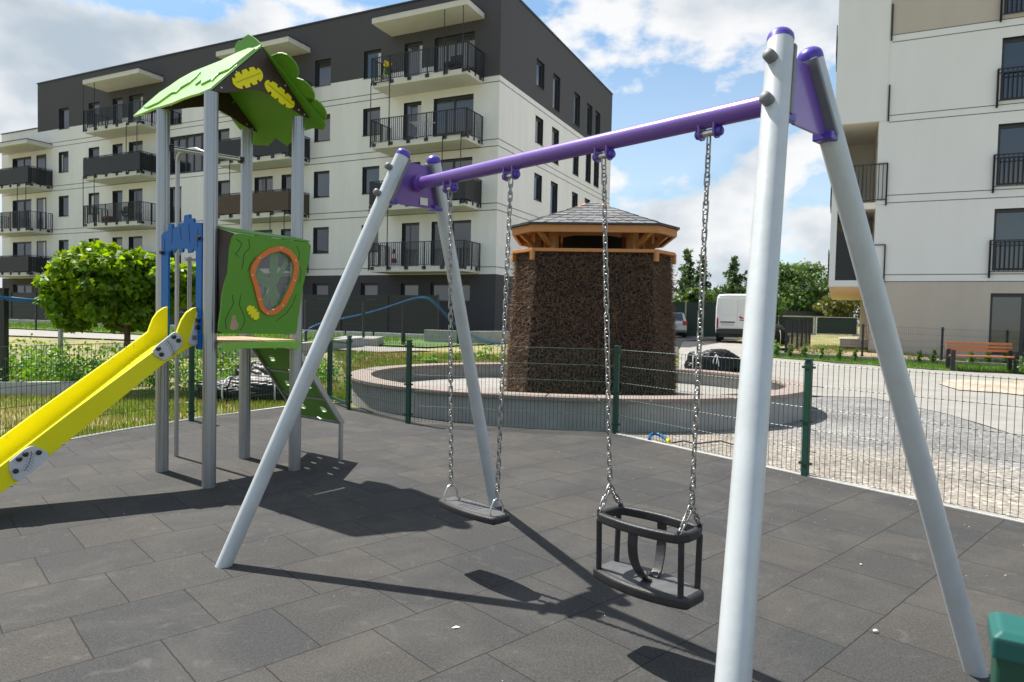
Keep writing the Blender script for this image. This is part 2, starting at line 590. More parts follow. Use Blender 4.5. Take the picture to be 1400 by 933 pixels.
M['soffit'] = mat('tan_soffit', (0.66, 0.50, 0.33), 0.85, 0, 0.05, 1.5)  # one even tan tone for the underside of the corner bay
M['loggia'] = mat('loggia_render', (0.80, 0.74, 0.64), 0.9, 0, 0.03, 1.0)
M['roofpanel'] = mat('sunlit_roof_board', (0.24, 0.50, 0.07), 0.40, 0, 0.06, 3, spec=0.9, coat=0.6, bump=0.04, bscale=220)  # lime made paler and glossier: sun glare put into the left slope's colour
M['hose'] = mat('blue_conduit', (0.020, 0.14, 0.34), 0.4, 0, 0.15, 15)
M['vanpaint'] = mat('white_van_paint', (0.74, 0.75, 0.76), 0.3, 0, 0.01, 2, coat=0.2)
M['silver'] = mat('silver_car_paint', (0.42, 0.45, 0.48), 0.3, 0.5, 0.04, 2, coat=0.5)
M['plastic'] = mat('black_bumper_plastic', (0.020, 0.021, 0.023), 0.55, 0, 0.15, 8)
M['tyre'] = mat('tyre_rubber', (0.013, 0.013, 0.013), 0.8, 0, 0.2, 20)
M['redlamp'] = mat('red_tail_lamp', (0.36, 0.012, 0.012), 0.15, 0, 0.15, 30)
M['plate'] = mat('number_plate_white', (0.55, 0.55, 0.53), 0.4, 0, 0.05, 20)
M['tarp'] = mat('dark_green_tarp', (0.012, 0.030, 0.024), 0.75, 0, 0.25, 2, streak=(1, 1, 5))
M['screen'] = mat('dark_screen_strip', (0.013, 0.014, 0.017), 0.55, 0, 0.22, 5, streak=(.3, .3, 14))
M['bench'] = mat('orange_brown_plank', (0.42, 0.155, 0.055), 0.45, 0, 0.2, 8, streak=(1, 8, 8), coat=0.15)
M['pebble'] = mat('pale_stone_chip', (0.55, 0.50, 0.42), 0.85, 0, 0.25, 60, island=0.3)
M['red'] = mat('red_fabric', (0.30, 0.02, 0.03), 0.8, 0, 0.1, 10)
M['whitepl'] = mat('white_plastic', (0.75, 0.75, 0.74), 0.5, 0, 0.05, 10)
M['sign'] = mat('sticker', (0.72, 0.70, 0.62), 0.5, 0, 0.05, 10)
M['clear'] = clear_mat('clear_polycarbonate', (0.38, 0.38, 0.37), 0.24, 0.10)
M['gravel'] = stones_mat('crushed_stone_yard', [(0.10, 0.10, 0.10), (0.21, 0.205, 0.20), (0.155, 0.15, 0.147), (0.31, 0.305, 0.295)], 24,
                       second=[(0.12, 0.105, 0.088), (0.27, 0.245, 0.21), (0.195, 0.165, 0.138), (0.37, 0.345, 0.305)])
M['pebbles'] = stones_mat('pebble_bed_stone', [(0.26, 0.20, 0.14), (0.42, 0.35, 0.27), (0.34, 0.29, 0.24), (0.50, 0.44, 0.36)], 16)
M['rubber'] = rubber_mat()

# ------------------------------------------------------------------ mesh helpers


class MB:
    """collects shapes into one mesh"""

    def __init__(self):
        self.v, self.f, self.m = [], [], []
        self.mats = []
        self.sm = []

    def mi(self, m):
        if m is None:
            m = 0
            return 0
        if m not in self.mats:
            self.mats.append(m)
        return self.mats.index(m)

    def add(self, vs, fs, m=None, smooth=False):
        o = len(self.v)
        k = self.mi(m)
        self.v += [tuple(x) for x in vs]
        for f in fs:
            self.f.append([i + o for i in f])
            self.m.append(k)
            self.sm.append(smooth)

    def box(self, c, s, rot=None, m=None):
        hx, hy, hz = s[0] / 2, s[1] / 2, s[2] / 2
        vs = [Vector((x, y, z)) for x in (-hx, hx) for y in (-hy, hy) for z in (-hz, hz)]
        if rot is not None:
            vs = [rot @ v for v in vs]
        vs = [v + Vector(c) for v in vs]
        self.add(vs, [(0, 1, 3, 2), (4, 6, 7, 5), (0, 4, 5, 1), (2, 3, 7, 6), (0, 2, 6, 4), (1, 5, 7, 3)], m)

    def bx(self, x0, x1, y0, y1, z0, z1, m=None):
        self.box(((x0 + x1) / 2, (y0 + y1) / 2, (z0 + z1) / 2), (abs(x1 - x0), abs(y1 - y0), abs(z1 - z0)), None, m)

    def bar(self, a, b, w, h, m=None, up=(0, 0, 1)):
        a, b = Vector(a), Vector(b)
        d = (b - a)
        L = d.length
        d.normalize()
        up = Vector(up)
        if abs(d.dot(up)) > .98:
            up = Vector((1, 0, 0))
        s = d.cross(up).normalized()
        t = s.cross(d)
        vs = []
        for p in (a, b):
            for i, j in ((-1, -1), (1, -1), (1, 1), (-1, 1)):
                vs.append(p + s * (i * w / 2) + t * (j * h / 2))
        self.add(vs, [(3, 2, 1, 0), (4, 5, 6, 7), (0, 1, 5, 4), (1, 2, 6, 5), (2, 3, 7, 6), (3, 0, 4, 7)], m)

    def tube(self, pts, r, n=8, m=None, closed=False, caps=True, smooth=True):
        pts = [Vector(p) for p in pts]
        k = len(pts)
        rs = r if isinstance(r, (list, tuple)) else [r] * k
        vs, fs = [], []
        ref = None
        for i, p in enumerate(pts):
            if closed:
                d = pts[(i + 1) % k] - pts[i - 1]
            else:
                d = pts[min(i + 1, k - 1)] - pts[max(i - 1, 0)]
            d.normalize()
            if ref is None:
                ref = Vector((0, 0, 1)) if abs(d.z) < .9 else Vector((1, 0, 0))
            s = d.cross(ref).normalized()
            t = s.cross(d).normalized()
            ref = t
            for j in range(n):
                a = 2 * PI * j / n
                vs.append(p + (s * math.cos(a) + t * math.sin(a)) * rs[i])
        segs = k if closed else k - 1
        for i in range(segs):
            for j in range(n):
                a, b = i * n + j, i * n + (j + 1) % n
                c, d2 = ((i + 1) % k) * n + (j + 1) % n, ((i + 1) % k) * n + j
                fs.append((a, d2, c, b))
        self.add(vs, fs, m, smooth)
        if caps and not closed:
            self.add(vs[:n], [tuple(range(n))], m)
            self.add(vs[-n:], [tuple(reversed(range(n)))], m)

    def dome(self, c, axis, r, m=None, h=1.0, n=14, k=5):
        axis = Vector(axis).normalized()
        ref = Vector((0, 0, 1)) if abs(axis.z) < .9 else Vector((1, 0, 0))
        s = axis.cross(ref).normalized()
        t = s.cross(axis)
        vs, fs = [], []
        for i in range(k):
            a = (PI / 2) * i / k
            for j in range(n):
                b = 2 * PI * j / n
                vs.append(Vector(c) + (s * math.cos(b) + t * math.sin(b)) * (r * math.cos(a)) + axis * (r * h * math.sin(a)))
        vs.append(Vector(c) + axis * r * h)
        for i in range(k - 1):
            for j in range(n):
                fs.append((i * n + j, i * n + (j + 1) % n, (i + 1) * n + (j + 1) % n, (i + 1) * n + j))
        for j in range(n):
            fs.append(((k - 1) * n + j, (k - 1) * n + (j + 1) % n, len(vs) - 1))
        self.add(vs, fs, m, True)

    def prism(self, pts, fn, th, m=None):
        """2-D outline -> slab; fn(u, v, w) gives the 3-D point, w from 0 to th"""
        n = len(pts)
        vs = [fn(u, v, 0) for u, v in pts] + [fn(u, v, th) for u, v in pts]
        fs = [tuple(reversed(range(n))), tuple(range(n, 2 * n))]
        fs += [(i, (i + 1) % n, n + (i + 1) % n, n + i) for i in range(n)]
        self.add(vs, fs, m)

    def ring(self, outer, inner, fn, th, m=None):
        n = len(outer)
        vs = [fn(u, v, 0) for u, v in outer] + [fn(u, v, 0) for u, v in inner] + \
             [fn(u, v, th) for u, v in outer] + [fn(u, v, th) for u, v in inner]
        fs = []
        for i in range(n):
            j = (i + 1) % n
            fs += [(i, n + i, n + j, j), (2 * n + i, 2 * n + j, 3 * n + j, 3 * n + i),
                   (i, j, 2 * n + j, 2 * n + i), (n + i, 3 * n + i, 3 * n + j, n + j)]
        self.add(vs, fs, m)

    def build(self, name, m=None, parent=None, bevel=0, recalc=True, seg=2):
        me = bpy.data.meshes.new(name)
        me.from_pydata(self.v, [], self.f)
        ms = self.mats if self.mats else [m]
        for x in ms:
            me.materials.append(x)
        me.polygons.foreach_set('material_index', self.m)
        me.polygons.foreach_set('use_smooth', self.sm)
        if recalc:
            b = bmesh.new()
            b.from_mesh(me)
            bmesh.ops.recalc_face_normals(b, faces=b.faces)
            b.to_mesh(me)
            b.free()
        me.update()
        o = bpy.data.objects.new(name, me)
        COL.objects.link(o)
        if parent is not None:
            o.parent = parent
        if bevel:
            md = o.modifiers.new('bevel', 'BEVEL')
            md.width = bevel
            md.segments = seg
            md.limit_method = 'ANGLE'
            md.angle_limit = R(40)
        return o


def np_mesh(name, verts, k, m, parent=None):
    """verts (n*k, 3): n polygons of k corners each"""
    verts = np.asarray(verts, dtype=np.float32).reshape(-1, 3)
    n = len(verts) // k
    me = bpy.data.meshes.new(name)
    me.vertices.add(n * k)
    me.vertices.foreach_set('co', verts.ravel())
    me.loops.add(n * k)
    me.loops.foreach_set('vertex_index', np.arange(n * k, dtype=np.int32))
    me.polygons.add(n)
    me.polygons.foreach_set('loop_start', np.arange(0, n * k, k, dtype=np.int32))
    me.materials.append(m)
    me.update(calc_edges=True)
    me.validate()
    o = bpy.data.objects.new(name, me)
    COL.objects.link(o)
    if parent is not None:
        o.parent = parent
    return o


def tag(o, label=None, cat=None, group=None, kind=None):
    if label:
        o['label'] = label
    if cat:
        o['category'] = cat
    if group:
        o['group'] = group
    if kind:
        o['kind'] = kind
    return o


def thing(name, label, cat, loc=(0, 0, 0), rz=0.0, group=None):
    o = bpy.data.objects.new(name, None)
    o.empty_display_size = 0.2
    o.location = loc
    o.rotation_euler = (0, 0, rz)
    COL.objects.link(o)
    return tag(o, label, cat, group)


def copy_tree(o, parent=None):
    c = o.copy()
    COL.objects.link(c)
    if parent is not None:
        c.parent = parent
    for ch in list(o.children):
        copy_tree(ch, c)
    return c


def poly_sheet(name, pts, dz, m, kind='structure', cell=0.6, follow=True):
    """a sheet cut to an outline that lies on the ground"""
    b = bmesh.new()
    vs = [b.verts.new((p[0], p[1], 0)) for p in pts]
    b.faces.new(vs)
    bmesh.ops.triangulate(b, faces=b.faces[:])
    if follow:
        for ax in (0, 1):
            lo = min(p[ax] for p in pts)
            hi = max(p[ax] for p in pts)
            n = int((hi - lo) / cell)
            for i in range(1, n + 1):
                co = [0, 0, 0]
                no = [0, 0, 0]
                co[ax] = lo + i * cell
                no[ax] = 1
                bmesh.ops.bisect_plane(b, geom=b.verts[:] + b.edges[:] + b.faces[:], plane_co=co, plane_no=no)
        for v in b.verts:
            v.co.z = HT(v.co.x, v.co.y) + dz
    else:
        for v in b.verts:
            v.co.z = dz
    bmesh.ops.recalc_face_normals(b, faces=b.faces)
    if sum(f.normal.z for f in b.faces) < 0:
        bmesh.ops.reverse_faces(b, faces=b.faces)
    me = bpy.data.meshes.new(name)
    b.to_mesh(me)
    b.free()
    me.materials.append(m)
    o = bpy.data.objects.new(name, me)
    COL.objects.link(o)
    o['kind'] = kind
    return o


rng = np.random.default_rng(11)


def in_poly(x, y, poly):
    x, y = np.asarray(x), np.asarray(y)
    ins = np.zeros(x.shape, bool)
    n = len(poly)
    for i in range(n):
        x1, y1 = poly[i][0], poly[i][1]
        x2, y2 = poly[(i + 1) % n][0], poly[(i + 1) % n][1]
        c = ((y1 > y) != (y2 > y)) & (x < (x2 - x1) * (y - y1) / (y2 - y1 + 1e-12) + x1)
        ins ^= c
    return ins


def scatter(poly, n):
    xs = [p[0] for p in poly]
    ys = [p[1] for p in poly]
    x = rng.uniform(min(xs), max(xs), n * 3)
    y = rng.uniform(min(ys), max(ys), n * 3)
    k = in_poly(x, y, poly)
    return x[k][:n], y[k][:n]


def grass(name, poly, n, h, m, clump=None, w=0.008):
    x, y = scatter(poly, n)
    if clump is not None:
        keep = np.sin(x * 2.1 + 1.7 * np.sin(y * 1.3)) + np.sin(y * 2.7 + 1.3 * np.sin(x * 1.9)) + rng.normal(0, .7, len(x)) > clump
        x, y = x[keep], y[keep]
    n = len(x)
    z = np.array([HT(a, b) for a, b in zip(x, y)])
    hh = h * rng.uniform(.4, 1.25, n)
    a = rng.uniform(0, 2 * PI, n)
    lean = rng.uniform(0, .6, n) * hh
    b = rng.uniform(0, 2 * PI, n)
    v = np.zeros((n, 3, 3))
    v[:, 0] = np.c_[x - np.cos(a) * w, y - np.sin(a) * w, z - .01]
    v[:, 1] = np.c_[x + np.cos(a) * w, y + np.sin(a) * w, z - .06]
    v[:, 2] = np.c_[x + np.cos(b) * lean, y + np.sin(b) * lean, z + hh]
    o = np_mesh(name, v, 3, m)
    o['kind'] = 'stuff'
    return o


MAPLE = [(0, 0), (.18, .10), (.50, .02), (.36, .22), (.62, .42), (.30, .46), (.24, .62), (0, 1.0), (-.24, .62), (-.30, .46),
         (-.62, .42), (-.36, .22), (-.50, .02), (-.18, .10)]
OVAL = [(0, 0), (.28, .3), (.3, .6), (0, 1), (-.3, .6), (-.28, .3)]
TUFT = [(0, 0), (.5, .35), (.2, .5), (.35, 1.0), (0, .7), (-.4, .95), (-.2, .45), (-.5, .3)]


def leaves(name, P, size, shape, m, parent=None, up=0.5, out=None, jit=0.35):
    """one leaf polygon at each point of P, facing up / outwards with some scatter"""
    P = np.asarray(P, float)
    n = len(P)
    nr = rng.normal(0, 1, (n, 3)) * .75
    nr[:, 2] += up
    if out is not None:
        nr += out * .9
    nr /= np.linalg.norm(nr, axis=1)[:, None]
    t = rng.normal(0, 1, (n, 3))
    t[:, 2] -= .5
    t -= nr * (t * nr).sum(1)[:, None]
    t /= np.linalg.norm(t, axis=1)[:, None]
    s = np.cross(nr, t)
    sz = size * rng.uniform(1 - jit, 1 + jit, n)
    k = len(shape)
    V = np.zeros((n, k, 3))
    for i, (u, v) in enumerate(shape):
        bend = -0.22 * abs(u) - 0.12 * v * v
        V[:, i] = P + s * (u * sz)[:, None] + t * ((v - .4) * sz)[:, None] + nr * (bend * sz)[:, None]
    return np_mesh(name, V, k, m, parent)


def blob_points(blobs, n, shell=0.55):
    """points through a set of ellipsoids, denser towards their skins; also the outward directions"""
    w = np.array([b[3] * b[4] * b[5] for b in blobs]) ** .7
    idx = rng.choice(len(blobs), n, p=w / w.sum())
    d = rng.normal(0, 1, (n, 3))
    d /= np.linalg.norm(d, axis=1)[:, None]
    r = rng.uniform(shell ** 3, 1.0, n) ** (1 / 3.)
    r *= rng.uniform(.9, 1.08, n)
    B = np.array(blobs, float)
    P = B[idx, :3] + d * r[:, None] * B[idx, 3:6]
    return P, d


def limb(mb, a, b, r0, r1, wob=0.05, n=5):
    a, b = Vector(a), Vector(b)
    pts, rs = [], []
    for i in range(n + 1):
        t = i / n
        p = a.lerp(b, t)
        if 0 < i < n:
            p += Vector((random.uniform(-wob, wob), random.uniform(-wob, wob), 0))
        pts.append(p)
        rs.append(r0 + (r1 - r0) * t)
    mb.tube(pts, rs, 8)


# ------------------------------------------------------------------ ground
def axis(segs):
    out = []
    for a, b, st in segs:
        n = max(1, int(round((b - a) / st)))
        out += [a + (b - a) * i / n for i in range(n)]
    return out + [segs[-1][1]]


gx = axis([(-900, -100, 100), (-100, -30, 10), (-30, 25, .5), (25, 100, 7.5), (100, 900, 100)])
gy = axis([(-200, -10, 30), (-10, 5, 2.5), (5, 27, .5), (27, 100, 7), (100, 1500, 140)])
b = MB()
b.v = [(x, y, HT(x, y) - 0.05) for y in gy for x in gx]
nx = len(gx)
for j in range(len(gy) - 1):
    for i in range(nx - 1):
        b.f.append([j * nx + i, j * nx + i + 1, (j + 1) * nx + i + 1, (j + 1) * nx + i])
b.m = [0] * len(b.f)
b.sm = [True] * len(b.f)
tag(b.build('ground', M['turf'], recalc=False), kind='structure')

LEFT_KERB = [(-7.2, -4.5), (-6.3, 1.0), (-5.45, 4.2), (-4.93, 6.3), (-4.80, 7.2), (-4.58, 7.85), (-4.14, 8.95), (-3.36, 10.28), (-2.62, 10.92)]
RIGHT_EDGE = [(-2.45, 10.30), (-2.15, 10.38), (-1.2, 9.38), (0.0, 8.80), (1.33, 8.52), (2.80, 6.32), (4.32, 4.24), (6.6, 1.2), (8.2, -4.5)]
poly_sheet('rubber_paving', LEFT_KERB + RIGHT_EDGE, 0.0, M['rubber'], follow=False)


def kerb_run(name, pts, w, h, m, z0=-0.05):
    b = MB()
    for i in range(len(pts) - 1):
        p, q = Vector((*pts[i], 0)), Vector((*pts[i + 1], 0))
        d = (q - p).normalized()
        n = Vector((-d.y, d.x, 0))
        n0 = n1 = n
        if i > 0:
            e = (p - Vector((*pts[i - 1], 0))).normalized()
            n0 = (n + Vector((-e.y, e.x, 0))).normalized()
        if i < len(pts) - 2:
            e = (Vector((*pts[i + 2], 0)) - q).normalized()
            n1 = (n + Vector((-e.y, e.x, 0))).normalized()
        vs = []
        for c, nn in ((p, n0), (q, n1)):
            g = HT(c.x, c.y)
            for o, z in ((0, z0), (w, z0), (w, h), (0, h)):
                vs.append(Vector((c.x + nn.x * o, c.y + nn.y * o, g + z)))
        b.add(vs, [(0, 1, 5, 4), (1, 2, 6, 5), (2, 3, 7, 6), (3, 0, 4, 7), (0, 3, 2, 1), (4, 5, 6, 7)])
    o = b.build(name, m, bevel=0.005)
    return tag(o, kind='structure')


kerb_run('kerb_strip', LEFT_KERB, 0.07, 0.012, M['kerb'])
kerb_run('kerb_strip', [(1.33, 8.44)] + RIGHT_EDGE[5:], 0.06, 0.010, M['kerb'])

# crushed stone outside the right-hand fence, pale near the fence and grey beyond
poly_sheet('gravel', [(1.36, 8.60), (2.86, 6.40), (4.38, 4.28), (6.66, 1.24), (8.3, -4.5), (14, -4.5), (11, 3), (7.6, 7.0), (6.9, 9.0), (7.15, 10.3), (7.30, 11.3), (7.1, 13.2),
           (6.2, 13.3), (5.2, 12.6), (3.0, 9.4)], -0.028, M['gravel'], cell=.45)
# pale concrete square and drive
edge_b = [G(1400, 512), G(1290, 508), G(1180, 499), G(1052, 490)]
poly_sheet('concrete_square', [(6.2, 13.25), (7.06, 13.2), (7.28, 11.24), (7.15, 10.2), (6.88, 9.0), (7.6, 7.0), (11, 3), (22, 3), (22, 19.2), (14.63, 19.2), (12.6, 19.63), (10.85, 20.75), (8.28, 21.66), (8.1, 23.5),
           (9.4, 27.5), (11.2, 33), (8.4, 33), (6.9, 27.5), (5.6, 22.5), (4.6, 18.5), (4.3, 15.8), (5.3, 13.6)], -0.020, M['pave'], cell=.45)
poly_sheet('asphalt_road', [(5.3, 21.6), (6.8, 27.4), (8.3, 33.0), (14.5, 42), (14.0, 58), (8, 58), (6.0, 36), (-2, 29.6), (-3, 27.6), (3.6, 24.5)], -0.012, M['asph'])
poly_sheet('pebble_bed', [(p.x, p.y) for p in (G(1282, 524), G(1300, 519), G(1400, 520), G(1440, 534), G(1440, 545), G(1370, 537), G(1310, 533))], -0.001, M['pebbles'])
LAWN = [(p.x, p.y) for p in (G(1046, 488), G(1180, 498), G(1290, 506), G(1410, 511), G(1410, 499), G(1290, 493.5), G(1190, 490), G(1060, 483))]
poly_sheet('lawn', LAWN, 0.002, M['lawnbase'])
grass('grass', LAWN, 9000, 0.10, M['blade'])

# ------------------------------------------------------------------ swing
SW = dict(th=0.7265, mx=-0.853, my=4.432, L=3.117, d1=0.391, d2=0.378, ht=0.113, hw=1.0, z=2.385, zb=2.225, s0=0.007)
frame = thing('swing_frame', 'white steel swing frame with purple crossbar and two leaning leg pairs', 'swing frame',
              (SW['mx'], SW['my'], 0), SW['th'])


def leg(foot, top):
    foot, top = Vector(foot), Vector(top)
    d = (top - foot).normalized()
    b = MB()
    b.tube([foot - d * 0.06, top], 0.0435, 28)
    lg = b.build('leg', M['galv'], frame)
    c = MB()
    c.tube([top - d * 0.004, top + d * 0.012], 0.0442, 28)
    c.dome(top + d * 0.012, d, 0.0442, h=0.75, n=28, k=6)
    c.build('cap', M['cap'], lg)
    for k in (0.10, 0.27):
        p = top - d * k
        out = Vector((-1 if foot.x < 0 else 1, 0, 0))
        out = (out - d * out.dot(d)).normalized()
        q = MB()
        q.tube([p + out * 0.036, p + out * 0.068], 0.020, 16)
        q.dome(p + out * 0.068, out, 0.020, h=0.6, n=16, k=4)
        q.build('bolt_cover', M['greyrub'], lg)
    return d


tops = []
for t_foot, t_top in ((0.0, SW['d1']), (SW['L'], SW['L'] - SW['d2'])):
    for sg in (-1, 1):
        leg((sg * SW['hw'], -t_foot, 0), (sg * SW['ht'], -t_top, SW['z']))
    tops.append(t_top)
for t_top, sg in ((tops[0], 1), (tops[1], -1)):
    dt = (SW['d1'] if sg == 1 else -SW['d2'])

    def edge(z, off):
        k = (SW['z'] - z) / SW['z']
        return SW['ht'] + (SW['hw'] - SW['ht']) * k - off, t_top - dt * k
    (xa, ta), (xb, tb) = edge(2.385, .040), edge(2.115, .040)
    b = MB()
    y0 = -t_top
    pl = [(-xa, 2.355), (xa, 2.355), (xb, 2.125), (xb * .5, 2.105), (-xb * .5, 2.105), (-xb, 2.125)]
    sl = (tb - ta) / (2.115 - 2.385)

    def fn(u, v, w):
        return Vector((u, -(ta + sl * (v - 2.385)) + w - .006, v))
    b.prism(pl, fn, 0.012)
    b.build('bracket_plate', M['purple'], frame, bevel=0.002)
    for s2 in (-1, 1):
        g = MB()
        pa = fn(s2 * (xa + .004), 2.372, .006)
        pb = fn(s2 * (xb + .004), 2.112, .006)
        g.bar(pa, pb, 0.018, 0.075, up=(0, 1, 0))
        g.build('clamp_pad', M['greyrub'], frame, bevel=0.003)
        g = MB()
        pc = fn(s2 * xb, 2.13, .006)
        g.box(pc - Vector((s2 * .01, 0, .018)), (.06, .07, .03))
        g.build('clamp_foot', M['cap'], frame, bevel=0.004)
    if sg == 1:
        g = MB()
        f0 = fn(0.045, 2.150, 0)
        g.box((f0.x + .02, f0.y - .0035, f0.z - .008), (.055, .002, .045))
        g.build('sticker', M['sign'], frame)
b = MB()
b.tube([(SW['s0'], -tops[0] - .0, SW['zb'] + .012), (0, -tops[1] + .0, SW['zb'] - .004)], 0.0385, 28)
b.tube([(SW['s0'], -tops[0] - .006, SW['zb'] + .012), (SW['s0'], -tops[0] - .03, SW['zb'] + .012)], 0.050, 28)
b.build('crossbar', M['purple'], frame)
HANG = [0.723, 1.248, 1.872, 2.404]
AX_Z = 2.166
for t in HANG:
    b = MB()
    for o in (-.033, .033):
        pts = [(-.026, 2.215), (.026, 2.215), (.026, AX_Z)] + [(.026 * math.cos(a), AX_Z - .026 * math.sin(a)) for a in (PI / 6, PI / 3, PI / 2, 2 * PI / 3, 5 * PI / 6)] + [(-.026, AX_Z)]
        b.prism(pts, lambda u, v, w, o=o, t=t: Vector((u, -t + o + w - .004, v)), .008)
    hg = b.build('hanger', M['purple'], frame)
    a = MB()
    a.tube([(0, -t - .03, AX_Z), (0, -t + .03, AX_Z)], .014, 14)
    a.build('axle', M['steel'], hg)
    for sg in (-1, 1):
        a = MB()
        a.tube([(0, -t + sg * .036, AX_Z), (0, -t + sg * .050, AX_Z)], .019, 14)
        a.dome((0, -t + sg * .050, AX_Z), (0, sg, 0), .019, h=.55, n=14, k=4)
        a.build('axle_cap', M['cap'], hg)


def sw_world(s, t, z):
    c, sn = math.cos(SW['th']), math.sin(SW['th'])
    return Vector((SW['mx'] + s * c + t * sn, SW['my'] + s * sn - t * c, z))


def chain(name, a, b, parent, r=0.0036, pitch=0.035, wid=0.0108):
    """links of a short-link chain from a to b"""
    a, b = Vector(a), Vector(b)
    d = b - a
    n = max(1, int(round(d.length / pitch)))
    st = d.length / n
    d.normalize()
    x = d.cross(Vector((0.3, 1, 0.1))).normalized()
    y = x.cross(d)
    mb = MB()
    hl = st / 2 + 1.6 * r - wid + 0.004
    for i in range(n):
        c = a + d * (st * (i + .5))
        s = x if i % 2 else y
        s = (s + (y if i % 2 else x) * random.uniform(-.25, .25)).normalized()
        pts = []
        for k in range(10):
            an = 2 * PI * (k + .5) / 10
            pts.append(c + s * (wid * math.cos(an)) + d * (wid * math.sin(an) + (hl if math.sin(an) > 0 else -hl)))
        mb.tube(pts, r, 5, closed=True)
    return mb.build(name, M['chain'], parent, recalc=False)


def local_of(root_loc, rz, p):
    c, s = math.cos(-rz), math.sin(-rz)
    v = p - Vector(root_loc)
    return Vector((v.x * c - v.y * s, v.x * s + v.y * c, v.z))


# flat swing
c1, c2 = sw_world(0.0, 0.785, 0.0), sw_world(0.015, 1.175, 0.0)
mid = (c1 + c2) / 2
rz = math.atan2(c2.y - c1.y, c2.x - c1.x)
half = (c2 - c1).length / 2
SEAT_Z = 0.345
flat = thing('flat_swing', 'flat black rubber swing seat hanging on two chains nearer the play tower', 'swing', (mid.x, mid.y, SEAT_Z), rz)
b = MB()
sec = []
N = 24


def lens(L, Wm, We, n=24):
    pts = []
    for i in range(n):
        u = -1 + 2 * i / (n - 1)
        pts.append((u * L, -(We + (Wm - We) * (1 - u * u))))
    for i in range(n):
        u = 1 - 2 * i / (n - 1)
        pts.append((u * L, (We + (Wm - We) * (1 - u * u))))
    return pts


b.prism(lens(half + .045, .088, .060), lambda u, v, w: Vector((u, v, w)), .042)
st = b.build('seat', M['blackrub'], flat, bevel=0.013, seg=3)
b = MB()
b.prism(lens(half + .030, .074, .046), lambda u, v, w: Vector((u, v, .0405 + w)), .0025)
b.build('seat_top_sheet', M['seat'], flat)  # thin grey sheet over the top of the black seat
b = MB()
for k in range(5):
    b.bx(-.06 + k * .03, -.055 + k * .03, -.05, .05, .0432, .0438)
b.build('tread', M['blackrub'], st)
for sg, tt in ((-1, HANG[0]), (1, HANG[1])):
    b = MB()
    x = sg * half
    pts = [(x, -.045, .03), (x, -.047, .075), (x, -.022, .118), (x, 0, .125), (x, .022, .118), (x, .047, .075), (x, .045, .03)]
    b.tube(pts, .0055, 8)
    b.build('stirrup', M['steel'], flat)
    top = local_of((mid.x, mid.y, SEAT_Z), rz, sw_world(0, tt, AX_Z - .018))
    chain('chain', top, (x, 0, .125), flat)

# toddler swing
T1, T2 = sw_world(0.005, 1.95, 0.665), sw_world(0.03, 2.365, 0.665)
mid = (T1 + T2) / 2
rz = math.atan2(T2.y - T1.y, T2.x - T1.x)
BASE_Z = 0.295
tod = thing('toddler_swing', 'black cradle swing seat with a raised guard ring on chains', 'swing', (mid.x, mid.y, BASE_Z), rz)
HL = 0.248
b = MB()
b.prism(lens(HL - .01, .118, .068), lambda u, v, w: Vector((u, v, w)), .05)
b.build('seat', M['blackrub'], tod, bevel=0.015, seg=3)
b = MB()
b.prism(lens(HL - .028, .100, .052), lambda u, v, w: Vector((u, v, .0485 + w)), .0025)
b.build('seat_top_sheet', M['seat'], tod)
b = MB()
RZ = .262
path = []
for u, v in lens(HL - .018, .125, .085, 22):
    path.append((u, v))
n = len(path)
# smooth the corners of the ring
for _ in range(2):
    path = [((path[i - 1][0] + 2 * path[i][0] + path[(i + 1) % n][0]) / 4, (path[i - 1][1] + 2 * path[i][1] + path[(i + 1) % n][1]) / 4) for i in range(n)]
inner = []
for i in range(n):
    t0 = Vector((path[(i + 1) % n][0] - path[i - 1][0], path[(i + 1) % n][1] - path[i - 1][1]))
    t0.normalize()
    inner.append((path[i][0] - t0.y * .030, path[i][1] + t0.x * .030))
b.ring(path, inner, lambda u, v, w: Vector((u, v, RZ + w)), .042)
b.build('guard_ring', M['blackrub'], tod, bevel=0.010, seg=3)
for sx in (-1, 1):
    for sy in (-1, 1):
        b = MB()
        b.tube([(sx * (HL - .045), sy * .065, .045), (sx * (HL - .045), sy * .072, RZ + .008)], .0125, 12)
        b.build('support_post', M['blackrub'], tod)
for sy in (-1, 1):
    b = MB()
    pts = [(0, sy * .108, RZ + .01), (0, sy * .112, RZ - .06), (0.004, sy * .10, RZ - .12), (.012, sy * .075, .10), (.02, sy * .045, .062), (.02, sy * .02, .055)]
    fine = [Vector(q) for q in pts]
    for _ in range(2):
        fine = [fine[0]] + [x for i in range(len(fine) - 1) for x in (fine[i].lerp(fine[i + 1], .25), fine[i].lerp(fine[i + 1], .75))] + [fine[-1]]
    vs, fs = [], []
    for i, q in enumerate(fine):
        t_ = (fine[min(i + 1, len(fine) - 1)] - fine[max(i - 1, 0)]).normalized()
        nn = Vector((1, 0, 0)).cross(t_).normalized() * .005
        vs += [q + Vector((-.022, 0, 0)) - nn, q + Vector((.022, 0, 0)) - nn, q + Vector((.022, 0, 0)) + nn, q + Vector((-.022, 0, 0)) + nn]
    for i in range(len(fine) - 1):
        for j in range(4):
            fs.append((4 * i + j, 4 * i + (j + 1) % 4, 4 * i + 4 + (j + 1) % 4, 4 * i + 4 + j))
    fs += [(0, 1, 2, 3), tuple(range(4 * len(fine) - 4, 4 * len(fine)))]
    b.add(vs, fs)
    b.build('leg_strap', M['blackrub'], tod, bevel=0.002)
